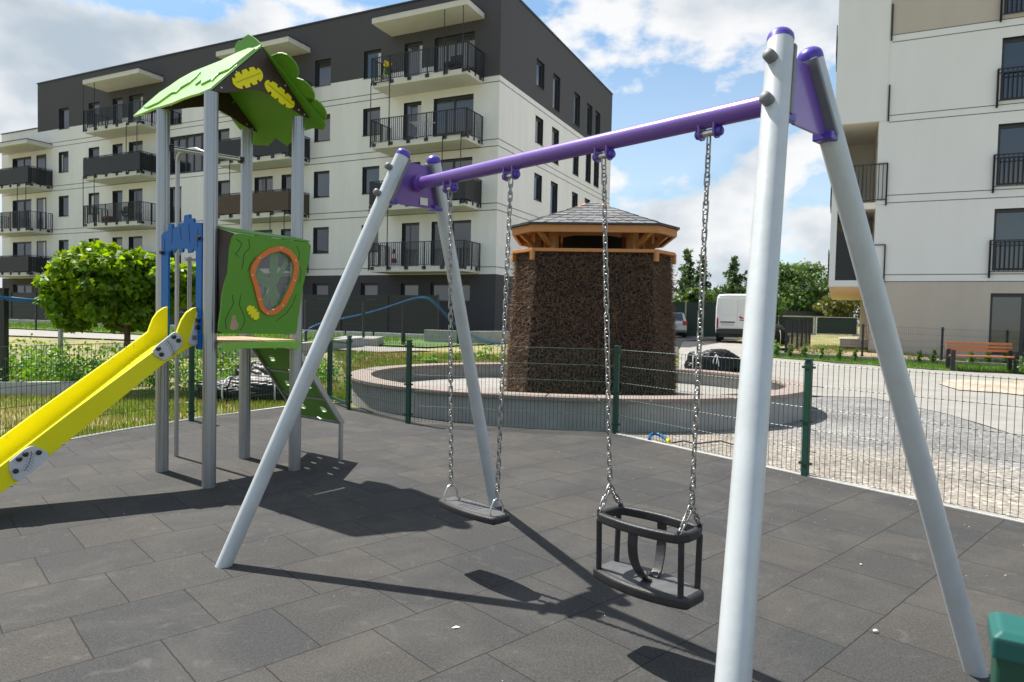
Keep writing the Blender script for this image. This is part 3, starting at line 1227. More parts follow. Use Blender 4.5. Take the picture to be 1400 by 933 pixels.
for sx, tt in ((-1, HANG[2]), (1, HANG[3])):
    top = local_of((mid.x, mid.y, BASE_Z), rz, sw_world(0, tt, AX_Z - .018))
    knot = Vector((sx * (HL - .045), 0, RZ + .14))
    chain('chain', top, knot, tod)
    for sy in (-1, 1):
        chain('chain', knot, (sx * (HL - .05), sy * .078, RZ + .044), tod)
        b = MB()
        b.tube([(sx * (HL - .05), sy * .078, RZ + .02), (sx * (HL - .05), sy * .078, RZ + .052)], .011, 10)
        b.build('eye_bolt', M['blackrub'], tod)

# ------------------------------------------------------------------ play tower
TZ = R(-37)
tower = thing('play_tower', 'small play tower with green leaf roof, blue arch and round window beside the swing', 'play tower', (-2.52, 6.02, 0), TZ)


def XZ(y0, th=1):
    return lambda u, v, w: Vector((u, y0 + w * th, v))


def YZ(x0, th=1):
    return lambda u, v, w: Vector((x0 + w * th, u, v))


def post(x, y, h, r=0.054):
    b = MB()
    ring = []
    n = 48
    for j in range(n):
        a = 2 * PI * j / n
        rr = r - (.0035 if j % 8 == 0 else 0)
        ring.append((x + rr * math.cos(a), y + rr * math.sin(a)))
    b.prism(ring, lambda u, v, w: Vector((u, v, w - .03)), h + .03)
    return b.build('post', M['alu'], tower)


PX = [(-.43, -.385), (.39, -.40), (.375, .425), (-.415, .405)]
for (x, y), h in zip(PX, (3.18, 3.18, 3.19, 3.19)):
    post(x, y, h)
SL = 1.09


def left_fn(off):
    nrm = Vector((0, -SL, 1)).normalized()
    return lambda u, v, w: Vector((u, v, 3.68 + SL * (v - .03))) + nrm * (off + w)


def right_fn(off):
    nrm = Vector((0, 1.0, 1)).normalized()
    return lambda u, v, w: Vector((u, v, 3.68 - 1.0 * (v - .03))) + nrm * (off + w)


roof_l = [(.415, .03), (.41, -.16), (.425, -.35), (.425, -.425), (.3, -.44), (.15, -.428), (0, -.428), (-.12, -.442), (-.27, -.436), (-.5, -.425),
          (-.7, -.436), (-.87, -.432), (-.92, -.30), (-.935, -.14), (-.86, -.02), (-.7, .03)]
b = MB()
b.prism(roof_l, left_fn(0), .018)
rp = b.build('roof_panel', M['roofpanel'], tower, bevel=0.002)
ov1 = [(-.832, -.353), (-.865, -.187), (-.735, -.087), (-.551, -.031), (-.361, -.07), (-.307, -.133), (-.285, -.21), (-.366, -.247), (-.336, -.30), (-.45, -.285), (-.497, -.374), (-.676, -.392)]
ov2 = [(-.022, -.297), (.001, -.251), (.132, -.328), (.25, -.30), (.294, -.329), (.256, -.245), (.393, -.235), (.40, -.15), (.43, -.026), (.27, .02), (.109, .02), (-.076, .0), (-.205, -.07), (-.1, -.13), (-.055, -.215)]
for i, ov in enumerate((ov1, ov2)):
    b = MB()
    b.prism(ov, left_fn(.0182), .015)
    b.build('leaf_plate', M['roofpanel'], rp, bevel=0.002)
roof_r = [(.42, .03), (.44, .12), (.47, .236), (.52, .42), (.57, .573), (.495, .606), (.378, .58), (.22, .584), (.1, .60), (-.011, .635), (-.134, .656), (-.209, .584),
          (-.4, .625), (-.551, .604), (-.631, .589), (-.65, .4), (-.62, .24), (-.65, .12), (-.6, .03)]
b = MB()
b.prism(roof_r, right_fn(0), .018)
rp = b.build('roof_panel', M['green'], tower, bevel=0.002)
for cy in (.18, .345, .475):
    b = MB()
    pts = [(.30, cy + .08)] + [(.52 + .13 * math.cos(a), cy + .085 * math.sin(a)) for a in [x * PI / 8 - PI / 2 for x in range(9)]][::-1] + [(.30, cy - .08)]
    b.prism(pts, right_fn(.0182), .015)
    b.build('leaf_plate', M['green'], rp, bevel=0.002)
b = MB()
b.prism([(-.02, 3.69), (-.02, 3.795), (.03, 3.822), (.09, 3.812), (.12, 3.832), (.19, 3.84), (.28, 3.79), (.402, 3.70), (.2, 3.67)], XZ(.04), .018)
b.build('ridge_leaf', M['green'], tower, bevel=0.002)


def oak_leaf(cy, cz, ang, ln, wd, teeth=4):
    """rounded leaf outline with square notches along both edges"""
    up_ = []
    n = 40
    for j in range(n + 1):
        u = 1 - 2 * j / n
        w = (1 - abs(u) ** 3.2) ** .5
        up_.append((u, w))
    out = []
    for side in (1, -1):
        seq = up_ if side == 1 else [(-u, w) for u, w in up_]
        for i, (u, w) in enumerate(seq):
            f = 1.0
            ph_ = ((u * side + 1) / 2 * teeth + (.0 if side == 1 else .5)) % 1
            if .36 < ph_ < .64 and abs(u) < .86:
                f = .62
            out.append((u, side * w * f))
    c, s_ = math.cos(R(ang)), math.sin(R(ang))
    return [(cy + ln * u * c - wd * v * s_, cz + ln * u * s_ + wd * v * c) for u, v in out]


gab = [(.032, 3.672), (.517, 3.195), (.339, 3.236), (.24, 3.278), (.134, 3.306), (-.006, 3.311), (-.153, 3.262), (-.294, 3.207), (-.417, 3.185)]
for x0, lbl in ((.398, 'front'), (-.43, 'rear')):
    b = MB()
    b.prism(gab, YZ(x0), .02)
    g = b.build('gable_board', M['brown'], tower, bevel=0.002)
    if lbl == 'front':
        for (cy, cz, ang, ln, wd) in ((-.105, 3.378, 33, .155, .068), (.198, 3.325, -24, .158, .062)):
            pts = oak_leaf(cy, cz, ang, ln, wd)
            q = MB()
            q.prism(pts, YZ(.4185), .012)
            lf = q.build('yellow_leaf', M['yellow'], g)
            q = MB()
            c, s = math.cos(R(ang)), math.sin(R(ang))
            q.bar((.4315, cy - ln * .85 * c, cz - ln * .85 * s), (.4315, cy + ln * .9 * c, cz + ln * .9 * s), .002, .005, up=(1, 0, 0))
            q.build('vein', M['line'], lf)
    q = MB()
    for (yy, zz) in ((-.33, 3.235), (.40, 3.245), (-.2, 3.40), (.26, 3.42), (.46, 3.22)):
        q.dome((x0 + .0195, yy, zz), (1, 0, 0), .009, n=8, k=3, h=.5)
    q.build('screws', M['steel'], g)

# blue arch on the slide side
arch = [(-.345, 1.12), (-.345, 2.08), (-.31, 2.105), (-.225, 2.115), (-.215, 2.175), (-.15, 2.17), (-.14, 2.135), (-.06, 2.14), (-.05, 2.165), (.035, 2.165), (.045, 2.225), (.135, 2.228), (.142, 2.195),
        (.2, 2.19), (.205, 2.155), (.33, 2.145), (.33, 1.12), (.245, 1.12), (.235, 1.915), (.205, 1.945), (.17, 1.915), (.11, 1.91), (.10, 1.945), (.03, 1.95), (.02, 1.92), (-.03, 1.92), (-.04, 1.955),
        (-.10, 1.95), (-.13, 1.92), (-.15, 1.955), (-.22, 1.93), (-.22, 1.12)]
b = MB()
b.prism(arch, XZ(-.44), .018)
ar = b.build('arch_panel', M['blue'], tower, bevel=0.002)
b = MB()
for (x0, z0, x1, z1) in ((-.15, 2.15, -.16, 2.0), (-.02, 2.13, .0, 2.02), (.12, 2.15, .14, 2.0), (-.28, 2.05, -.29, 1.9), (.27, 2.1, .26, 1.95)):
    b.bar((x0, -.441, z0), (x1, -.441, z1), .004, .002, up=(0, 1, 0))
b.build('engraving', M['line'], ar)
for x, z in ((-.31, 1.93), (-.31, 1.28), (.30, 2.02), (.30, 1.36), (.30, 1.3)):
    b = MB()
    b.tube([(x, -.44, z), (x, -.465, z)], .018, 12)
    b.build('fixing_knob', M['blackrub'], ar)

# bay panel with the orange window
XP = .53
g_out = [(-.285, 2.067), (.425, 2.062), (.447, 2.035), (.435, 1.93), (.40, 1.80), (.365, 1.66), (.355, 1.585), (.325, 1.40), (.306, 1.249), (-.415, 1.258), (-.41, 1.35), (-.395, 1.45), (-.387, 1.556), (-.365, 1.66), (-.337, 1.738), (-.33, 1.83), (-.324, 1.932), (-.305, 2.02)]
o_out = [(.136, 2.008), (.23, 1.98), (.301, 1.915), (.319, 1.841), (.30, 1.734), (.252, 1.611), (.184, 1.489), (.101, 1.42), (.01, 1.404), (-.055, 1.454), (-.083, 1.525), (-.113, 1.638), (-.151, 1.736), (-.145, 1.807), (-.083, 1.897), (.012, 1.97)]
o_in = [(.136, 1.964), (.222, 1.93), (.263, 1.867), (.271, 1.807), (.242, 1.70), (.20, 1.609), (.133, 1.502), (.067, 1.454), (.01, 1.444), (-.028, 1.483), (-.045, 1.555), (-.073, 1.654), (-.11, 1.738), (-.101, 1.796), (-.051, 1.874), (.037, 1.936)]


def resample(poly, c, n):
    """points of a star-shaped outline at n even angles about c"""
    out = []
    k = len(poly)
    for i in range(n):
        a = 2 * PI * i / n
        d = Vector((math.cos(a), math.sin(a)))
        best = None
        for j in range(k):
            p, q = Vector(poly[j]) - Vector(c), Vector(poly[(j + 1) % k]) - Vector(c)
            e = q - p
            det = d.x * (-e.y) + d.y * e.x
            if abs(det) < 1e-12:
                continue
            t = (p.x * (-e.y) + p.y * e.x) / det
            s = (d.x * p.y - d.y * p.x) / det
            if t > 0 and -1e-6 <= s <= 1 + 1e-6 and (best is None or t > best):
                best = t
        out.append((c[0] + d.x * best, c[1] + d.y * best))
    return out


WC = (.09, 1.72)
b = MB()
b.ring(resample(g_out, WC, 96), resample(o_in, WC, 96), YZ(XP), .02)
gp = b.build('bay_panel', M['green'], tower)
b = MB()
b.ring(resample(o_out, WC, 64), resample([(WC[0] + (p[0] - WC[0]) * .985, WC[1] + (p[1] - WC[1]) * .985) for p in o_in], WC, 64), YZ(XP + .0202), .014)
wf = b.build('window_ring', M['orange'], gp, bevel=0.003)
b = MB()
for i in range(0, 16, 2):
    p = ((o_out[i][0] + o_in[i][0]) / 2, (o_out[i][1] + o_in[i][1]) / 2)
    b.dome((XP + .0345, p[0], p[1]), (1, 0, 0), .008, n=8, k=3, h=.4)
b.build('screws', M['steel'], wf)
b = MB()
b.prism([(WC[0] + (p[0] - WC[0]) * 1.02, WC[1] + (p[1] - WC[1]) * 1.02) for p in o_in], YZ(XP - .004), .003)
b.build('window_pane', M['clear'], gp)
b = MB()
xc = (.085, 1.655)
for q, w0, w1 in (((-.09, 1.76), .03, .055), ((.10, 1.95), .03, .04), ((.235, 1.90), .018, .02), ((.13, 1.50), .03, .05), ((.0, 1.50), .02, .03)):
    d = (Vector(q) - Vector(xc)).normalized()
    n_ = Vector((-d.y, d.x))
    A, B = Vector(xc) - d * .02, Vector(q)
    b.prism([tuple(A + n_ * w0), tuple(A - n_ * w0), tuple(B - n_ * w1), tuple(B + n_ * w1)], YZ(XP - .012 - .0004 * len(b.f) / 6), .007)
b.build('window_lattice', M['lime'], gp)
for pth in ([(-.27, 2.02), (-.22, 1.99), (-.25, 1.93), (-.28, 1.9), (-.25, 1.88)], [(-.16, 2.03), (-.15, 1.96), (-.2, 1.91), (-.21, 1.83), (-.22, 1.78)], [(.30, 2.02), (.33, 1.95), (.31, 1.87), (.35, 1.8), (.33, 1.7)],
            [(-.30, 1.57), (-.29, 1.5), (-.33, 1.43), (-.36, 1.36), (-.35, 1.29)], [(-.23, 1.57), (-.24, 1.49), (-.2, 1.41), (-.19, 1.35), (-.23, 1.28)], [(.30, 1.6), (.26, 1.5), (.2, 1.43), (.1, 1.36)],
            [(-.10, 1.89), (-.14, 1.84), (-.17, 1.76)]):
    b = MB()
    for i in range(len(pth) - 1):
        b.bar((XP + .0206, *pth[i]), (XP + .0206, *pth[i + 1]), .0012, .005, up=(0, 0, 1) if abs(pth[i][0] - pth[i + 1][0]) > abs(pth[i][1] - pth[i + 1][1]) else (0, 1, 0))
    b.build('engraving', M['line'], gp)
b = MB()
pts = oak_leaf(-.12, 1.43, -48, .068, .040)
b.prism(pts, YZ(XP + .0202), .010)
b.build('yellow_leaf', M['yellow'], gp)
b = MB()
b.prism([(-.325, 1.30), (-.30, 1.40), (-.275, 1.41), (-.27, 1.37), (-.245, 1.33), (-.26, 1.29), (-.30, 1.285)], YZ(XP + .0202), .001)
b.build('squirrel_cutout', M['deck'], gp)
# angled brown cheeks of the bay and its lid
for (ya, yb, nm) in ((-.365, -.292, 0), (.385, .43, 1)):
    b = MB()
    vs = [(.40, ya, 1.256), (XP, -.40 if nm == 0 else .31, 1.256), (XP, yb, 2.066), (.40, ya, 2.112)]
    off = Vector((0, .016 if nm == 0 else -.016, 0))
    vv = [Vector(v) for v in vs] + [Vector(v) + off for v in vs]
    b.add(vv, [(0, 1, 2, 3), (7, 6, 5, 4), (0, 4, 5, 1), (1, 5, 6, 2), (2, 6, 7, 3), (3, 7, 4, 0)])
    b.build('bay_cheek', M['brown'], tower)
b = MB()
vv = [Vector(v) for v in ((.395, -.365, 2.116), (XP + .02, -.292, 2.070), (XP + .02, .43, 2.066), (.395, .385, 2.10))]
b.add(vv + [v + Vector((0, 0, .014)) for v in vv], [(3, 2, 1, 0), (4, 5, 6, 7), (0, 1, 5, 4), (1, 2, 6, 5), (2, 3, 7, 6), (3, 0, 4, 7)])
b.build('bay_lid', M['green'], tower)
b = MB()
b.bx(-.36, .50, -.36, .36, 1.172, 1.197)
b.build('deck', M['deck'], tower)
b = MB()
fas = [(-.365, 1.112), (-.28, 1.114), (-.24, 1.132), (.25, 1.128), (.30, 1.118), (.36, 1.116), (.36, 1.186), (-.365, 1.186)]
b.prism(fas, YZ(.505), .02)
b.build('deck_fascia', M['lime'], tower, bevel=0.002)
b = MB()
b.tube([(-.42, -.385, 2.862), (-.41, .40, 2.898)], .021, 14)
cb = b.build('cross_tube', M['steel'], tower)
b = MB()
for y, z in ((-.33, 2.865), (.345, 2.895)):
    b.tube([(-.418, y - .02, z), (-.418, y + .02, z)], .034, 14)
b.build('tube_clamp', M['blackrub'], cb)
# sliding pole
b = MB()
pts = [(-.945, 0.0, -.02), (-.945, 0.0, 2.86)]
for i in range(1, 9):
    a = (PI / 2) * i / 8
    pts.append((-.945 + .10 * (1 - math.cos(a)), 0.0, 2.86 + .10 * math.sin(a)))
pts += [(-.60, 0.0, 2.945), (-.43, .0, 2.885)]
b.tube(pts, .020, 14)
b.build('sliding_pole', M['alu'], tower)
# small grab rail on the far side
b = MB()
b.tube([(-.40, -.16, 1.2), (-.40, -.16, 1.92)], .018, 10)
b.tube([(-.40, -.20, 1.90), (-.40, -.10, 1.90)], .018, 10)
b.build('grab_rail', M['alu'], tower)
# slide
prof = [(-.43, 1.158), (-.496, 1.137), (-.689, 1.02), (-1.476, .404), (-1.671, .253), (-1.80, .175), (-2.0, .13), (-2.45, .12), (-2.50, .16), (-2.47, .25), (-2.1, .265), (-1.92, .30), (-1.769, .374),
        (-1.38, .672), (-.774, 1.117), (-.60, 1.25), (-.583, 1.30), (-.56, 1.36), (-.52, 1.42), (-.47, 1.455), (-.43, 1.466)]
slide = MB()
slide.prism(prof, YZ(.225), .03)
sl = slide.build('slide', M['yellow'], tower, bevel=0.004)
b = MB()
b.prism(prof, YZ(-.255), .03)
b.build('side_panel', M['yellow'], sl, bevel=0.004)
b = MB()
bed = [(-.43, 1.19), (-.56, 1.155), (-.72, 1.035), (-1.40, .50), (-1.70, .275), (-1.85, .195), (-2.0, .16), (-2.46, .15)]
for i in range(len(bed) - 1):
    b.add([Vector((x, *bed[k])) for x, k in ((-.2245, i), (.2245, i), (.2245, i + 1), (-.2245, i + 1))], [(0, 1, 2, 3)])
b.build('slide_bed', M['yellow'], sl, recalc=False)
b = MB()
for x in (-.19, .19):
    b.tube([(x, -2.2, -.02), (x, -2.2, .18)], .02, 10)
b.build('slide_foot', M['steel'], sl)
pl1 = [(-.788, 1.124), (-.76, 1.158), (-.64, 1.255), (-.618, 1.263), (-.575, 1.232), (-.56, 1.195), (-.568, 1.149), (-.69, 1.039), (-.72, 1.043), (-.775, 1.08), (-.79, 1.10)]
pl2 = [(-1.722, .401), (-1.636, .472), (-1.61, .484), (-1.578, .484), (-1.50, .43), (-1.492, .388), (-1.65, .268), (-1.68, .262), (-1.70, .275), (-1.726, .343)]
kn = [[(-.635, 1.224), (-.597, 1.194), (-.754, 1.133), (-.73, 1.087)], [(-1.558, .437), (-1.636, .437), (-1.672, .409), (-1.692, .331)]]
fe = [((-.69, 1.20), (-.63, 1.075), 0), ((-1.60, .455), (-1.645, .32), 1)]
for pl_, k4, (fa, fb, _) in zip((pl1, pl2), kn, fe):
    b = MB()
    b.prism(pl_, YZ(.2552), .016)
    cp = b.build('connector_plate', M['greypanel'], sl, bevel=0.003)
    b = MB()
    for y, z in k4:
        b.tube([(.268, y, z), (.284, y, z)], .017, 12)
        b.dome((.284, y, z), (1, 0, 0), .017, h=.5, n=12, k=3)
    b.build('knob', M['blackrub'], cp)
    b = MB()                                        # engraved feather
    A, B = Vector(fa), Vector(fb)
    d = B - A
    nn = Vector((-d.y, d.x)).normalized() * .028
    spine = [A + d * t + nn * (.5 * math.sin(t * 3.0)) for t in (0, .25, .5, .75, 1)]
    for i in range(4):
        b.bar((.2716, *spine[i]), (.2716, *spine[i + 1]), .0015, .004, up=(1, 0, 0))
    for i in range(7):
        t = .08 + i * .13
        c0 = A + d * t + nn * (.5 * math.sin(t * 3.0))
        for sg in (-1, 1):
            tip = c0 + nn * sg * (1.0 - .4 * abs(t - .5)) + d * .11
            b.bar((.2716, *c0), (.2716, *tip), .0015, .0035, up=(1, 0, 0))
    b.build('feather_mark', M['line'], cp)
b = MB()
b.prism([(-.432, 1.452), (-.455, 1.37), (-.51, 1.175), (-.495, 1.158), (-.432, 1.158)], YZ(.2552), .014)
wp = b.build('wing_plate', M['greypanel'], sl, bevel=0.003)
b = MB()
b.bx(.2694, .2702, -.482, -.445, 1.195, 1.235)
b.build('rating_label', M['greyrub'], wp)
b = MB()
for y, z in ((-.62, 1.075), (-.86, .915), (-1.12, .715), (-1.40, .50), (-1.71, .26)):
    b.dome((.2545, y, z - .03), (1, 0, 0), .009, n=8, k=3, h=.5)
for y, z in ((-.72, 1.11), (-.78, 1.10), (-.90, .98), (-.88, 1.01), (-1.6, .47), (-1.69, .40)):
    b.dome((-.2255, y, z + .02), (1, 0, 0), .009, n=8, k=3, h=.5)
b.build('screws', M['steel'], sl)
# climbing ramp on the far side
RA, RB = Vector((0, .44, 1.12)), Vector((0, .985, .355))
rd = (RB - RA)
rl = rd.length
rd.normalize()
rn = Vector((0, -rd.z, rd.y))


def RF(u, v, w):
    return RA + Vector((u, 0, 0)) + rd * v + rn * w


ramp = MB()
segs = [(.02, rl / 3 - .012), (rl / 3 + .012, 2 * rl / 3 - .012), (2 * rl / 3 + .012, rl - .03)]
for v0, v1 in segs:
    for u0, u1 in ((-.335, 0.0), (0.0, .335)):
        out = []
        c = ((u0 + u1) / 2, (v0 + v1) / 2)
        rect = [(u0, v0), (u1, v0), (u1, v1), (u0, v1)]
        ramp.ring(resample(rect, c, 32), [(c[0] + .055 * math.cos(2 * PI * i / 32), c[1] + .036 * math.sin(2 * PI * i / 32)) for i in range(32)], RF, .016)
rm = ramp.build('climbing_ramp', M['green'], tower)
for u in (-.35, .35):
    b = MB()
    b.bar(RF(u, 0, 0), RF(u, rl, 0), .028, .05, up=tuple(rn))
    b.build('side_rail', M['alu'], rm, bevel=0.003)
    b = MB()
    e = RF(u, rl - .03, 0)
    b.bar((u, e.y, -.02), (u, e.y, e.z), .032, .032)
    b.build('leg', M['alu'], rm)
for v in (rl / 3, 2 * rl / 3, rl - .01):
    b = MB()
    b.bar(RF(-.336, v, .006), RF(.336, v, .006), .022, .03, up=tuple(rn))
    b.build('rung', M['alu'], rm)

# ------------------------------------------------------------------ green mesh fence


def mesh_panel(a, b, h, parent, m, z0=0.03, wire=.0027, step=.05, hstep=.2, double=False, hh=None):
    a, b = Vector(a), Vector(b)
    L = (b - a).length
    d = (b - a).normalized()
    d.z = 0
    n = int(L / step)
    mb = MB()
    off = (L - n * step) / 2
    for i in range(n + 1):
        t = (off + i * step) / L
        p = a.lerp(b, t)
        mb.tube([p + Vector((0, 0, z0)), p + Vector((0, 0, z0 + h + .012))], wire, 4, smooth=False, caps=False)
    k = int(round(h / hstep))
    for i in range(k + 1):
        z = z0 + h * i / k
        nn = Vector((-d.y, d.x, 0)) * (wire * 1.6)
        for sg in ((-1, 1) if double else (1,)):
            mb.tube([a + Vector((0, 0, z)) + nn * sg, b + Vector((0, 0, z)) + nn * sg], wire * 1.15, 4, smooth=False, caps=False)
    return mb.build('mesh_panel', m, parent, recalc=False)


def fence_post(p, h, parent, m, s=.06, rz=0, cap=True, clips=True):
    p = Vector(p)
    rot = Matrix.Rotation(rz, 3, 'Z')
    b = MB()
    b.box(p + Vector((0, 0, h / 2 - .04)), (s, s * .72, h + .08), rot)
    o = b.build('fence_post', m, parent, bevel=0.003)
    if cap:
        b = MB()
        b.box(p + Vector((0, 0, h + .012)), (s + .012, s * .72 + .012, .02), rot)
        b.build('post_cap', m, o, bevel=0.005)
    if clips:
        b = MB()
        for z in (.12, .52, h - .06):
            b.box(p + Vector((0, 0, z)), (s + .05, s * .72 + .01, .022), rot)
        b.build('clip', M['fclip'], o)
    return o


def run_fence(name, label, cat, posts, h, m, panels=None, group=None, s=.06, first=True, **kw):
    root = thing(name, label, cat, (posts[0][0], posts[0][1], HT(posts[0][0], posts[0][1])), 0, group)
    base = Vector(root.location)
    L = [Vector((p[0], p[1], HT(p[0], p[1]))) - base for p in posts]
    for i, p in enumerate(L):
        q = L[min(i + 1, len(L) - 1)] - L[max(i - 1, 0)]
        fence_post(p, h, root, m, s, math.atan2(q.y, q.x))
    for i in range(len(L) - 1):
        d = (L[i + 1] - L[i]).normalized() * (s / 2 + .005)
        mesh_panel(L[i] + d, L[i + 1] - d, h - .06, root, m, **kw)
    return root


RF_POSTS = [(-2.43, 10.08), (-1.36, 8.93), (1.33, 8.485), (2.80, 6.345), (4.32, 4.26), (5.84, 2.17)]
run_fence('mesh_fence', 'low green wire mesh fence between the rubber tiles and the round basin', 'fence', RF_POSTS, 1.09, M['fgreen'])
LF_POSTS = [(-2.97, 10.99), (-4.16, 8.76), (-5.06, 6.40), (-5.75, 4.0), (-6.4, 1.6)]
run_fence('mesh_fence', 'low green wire mesh fence running behind the yellow slide along the weeds', 'fence', LF_POSTS, 1.07, M['fgreen'])
gate = thing('mesh_gate', 'narrow green mesh gate between the two fence corner posts', 'gate', (-2.50, 10.14, 0))
b = MB()
ga, gb = Vector((.02, .06, 0)), Vector((-.42, .78, 0))
for z in (.08, 1.0):
    b.bar(ga + Vector((0, 0, z)), gb + Vector((0, 0, z)), .035, .035)
for p in (ga, gb):
    b.bar(p + Vector((0, 0, .06)), p + Vector((0, 0, 1.02)), .035, .035)
b.build('gate_frame', M['fgreen'], gate, bevel=.003)
mesh_panel(ga + Vector((-.02, .03, 0)), gb + Vector((.02, -.03, 0)), .88, gate, M['fgreen'], z0=.1)
# the near post at the lower right
np_ = DP(1414, 857, .80)
nz_ = 1.058
nr = thing('gate_post', 'dark green steel gate post with a glossy cap close to the camera', 'post', (np_.x + .012, np_.y + .02, 0), R(-32))
b = MB()
b.bx(-.036, .036, -.036, .036, -.05, nz_)
b.build('post_tube', M['fgreen'], nr, bevel=.004)
b = MB()
b.bx(-.041, .041, -.041, .041, nz_ - .022, nz_ + .004)
vs = [Vector((x, y, nz_ + .004)) for x, y in ((-.041, -.041), (.041, -.041), (.041, .041), (-.041, .041))] + [Vector((x, y, nz_ + .012)) for x, y in ((-.032, -.032), (.032, -.032), (.032, .032), (-.032, .032))]
b.add(vs, [(4, 5, 6, 7), (0, 1, 5, 4), (1, 2, 6, 5), (2, 3, 7, 6), (3, 0, 4, 7)])
b.build('post_cap', mat('green_plastic_cap', (0.012, 0.10, 0.088), 0.3, 0, 0.08, 8), nr, bevel=.003)

# ------------------------------------------------------------------ round basin and brushwood tower
BC, BA, BB = (1.14, 12.06), 3.98, 3.34
RIM_Z = 0.415


def ell(a, b_, n=96):
    return [(BC[0] + a * math.cos(2 * PI * i / n), BC[1] + b_ * math.sin(2 * PI * i / n)) for i in range(n)]


basin = thing('round_basin', 'low round concrete basin with red brown coping around the brushwood tower', 'basin', (0, 0, 0))
b = MB()
b.ring(ell(BA - .06, BB - .06), ell(BA - .32, BB - .32), lambda u, v, w: Vector((u, v, -.1 + w)), RIM_Z - .055 + .1)
wl = b.build('basin_wall', M['conc'], basin)
b = MB()
nseg = 36
for i in range(nseg):
    o_, i_ = [], []
    for k in range(7):
        a = 2 * PI * (i + .012 + .976 * k / 6) / nseg
        o_.append((BC[0] + BA * math.cos(a), BC[1] + BB * math.sin(a)))
        i_.append((BC[0] + (BA - .38) * math.cos(a), BC[1] + (BB - .38) * math.sin(a)))
    b.prism(o_ + i_[::-1], lambda u, v, w: Vector((u, v, RIM_Z - .0545 + w)), .055)
b.build('coping', M['rim'], basin, bevel=.006)
b = MB()
b.v = [Vector((x, y, .12)) for x, y in ell(BA - .31, BB - .31)]
b.f = [list(range(96))]
b.m, b.sm = [0], [False]
b.build('basin_floor', M['pave'], basin)
# a pipe lying on the basin floor
b = MB()
for (x0, y0, x1, y1) in ((-1.3, 9.9, .1, 9.6), (2.6, 10.2, 4.0, 9.9)):
    b.tube([(x0, y0, .14), ((x0 + x1) / 2, (y0 + y1) / 2 - .08, .14), (x1, y1, .14)], .035, 10)
tag(b.build('white_pipe', M['whitepl']), 'white plastic pipe lying on the floor of the round basin', 'pipe')

GC, GR = (1.345, 11.72), R(-5.0)
gt = thing('brushwood_tower', 'brown brushwood tower with shingled pavilion roof standing in the round basin', 'brine tower', (GC[0], GC[1], .1), GR)


def oct_(h, c):
    d = c * 1.45
    return [(-h, -h + d), (-h + c, -h), (h - c, -h), (h, -h + d), (h, h - d), (h - c, h), (-h + c, h), (-h, h - d)]


def frustum(mb, p0, p1, z0, z1, caps=True):
    n = len(p0)
    vs = [Vector((x, y, z0)) for x, y in p0] + [Vector((x, y, z1)) for x, y in p1]
    fs = [(i, (i + 1) % n, n + (i + 1) % n, n + i) for i in range(n)]
    if caps:
        fs += [tuple(reversed(range(n))), tuple(range(n, 2 * n))]
    mb.add(vs, fs)


ZT = 2.38                                                       # top of the brushwood above the basin floor
H0, H1, CH = 1.405, 1.27, .34
b = MB()
frustum(b, oct_(H0 - .055, CH), oct_(H1 - .055, CH), 0, ZT)
core = b.build('brushwood_core', M['core'], gt)
# thousands of cut twigs sticking out of every face
n = 52000
P0, P1 = np.array(oct_(H0 - .045, CH)), np.array(oct_(H1 - .045, CH))
edge_len = np.array([np.hypot(*(P0[(i + 1) % 8] - P0[i])) for i in range(8)])
vis = np.array([1, 1, 1, 1, .5, .25, .25, .5]) * edge_len
ei = rng.choice(8, n, p=vis / vis.sum())
t = rng.uniform(-.01, 1.01, n)
zf = rng.uniform(0.0, 1.0, n)
A0 = P0[ei] * (1 - t)[:, None] + P0[(ei + 1) % 8] * t[:, None]
A1 = P1[ei] * (1 - t)[:, None] + P1[(ei + 1) % 8] * t[:, None]
base = A0 * (1 - zf)[:, None] + A1 * zf[:, None]
ed = P0[(ei + 1) % 8] - P0[ei]
ed /= np.linalg.norm(ed, axis=1)[:, None]
nrm = np.c_[ed[:, 1], -ed[:, 0], np.zeros(n)]
base3 = np.c_[base, zf * ZT]
d = nrm * rng.uniform(.35, 1.0, n)[:, None] + rng.normal(0, .48, (n, 3))
d[:, 2] -= .12
d /= np.linalg.norm(d, axis=1)[:, None]
ln = rng.uniform(.025, .085, n) * (1 + .2 * np.sin(base3[:, 2] * 9 + ei))
ln *= np.where(rng.uniform(0, 1, n) < .05, rng.uniform(1.6, 2.6, n), 1.0)          # stray ends
tip = base3 + d * ln[:, None]
sd = np.cross(d, rng.normal(0, 1, (n, 3)))
sd /= np.linalg.norm(sd, axis=1)[:, None]
up_ = np.cross(d, sd)
wd = rng.uniform(.0022, .0042, n)[:, None]
tri = []
for a0, a1 in ((0, 2.094), (2.094, 4.189), (4.189, 6.283)):
    q0 = sd * math.cos(a0) + up_ * math.sin(a0)
    q1 = sd * math.cos(a1) + up_ * math.sin(a1)
    tri.append(np.stack([base3 + q0 * wd, base3 + q1 * wd, tip + q1 * wd * .6, tip + q0 * wd * .6], 1))
np_mesh('brushwood', np.concatenate(tri), 4, M['twig'], gt)
b = MB()
o_, i_ = oct_(H1 + .035, CH), oct_(H1 - .10, CH)
b.ring(o_, i_, lambda u, v, w: Vector((u, v, ZT - .005 + w)), .05)
for i in range(8):                                              # battens hanging over the brush
    x, y = o_[i]
    b.box((x * .985, y * .985, ZT - .06), (.06, .06, .16), Matrix.Rotation(math.atan2(y, x), 3, 'Z'))
b.build('band_board', M['larch'], gt, bevel=.004)
ph = 1.0
for i, (x, y) in enumerate(oct_(.93, .30)):
    b = MB()
    b.box((x, y, ZT + .25), (.11, .11, .5), Matrix.Rotation(math.atan2(y, x), 3, 'Z'))
    b.build('roof_post', M['larch'], gt)
b = MB()
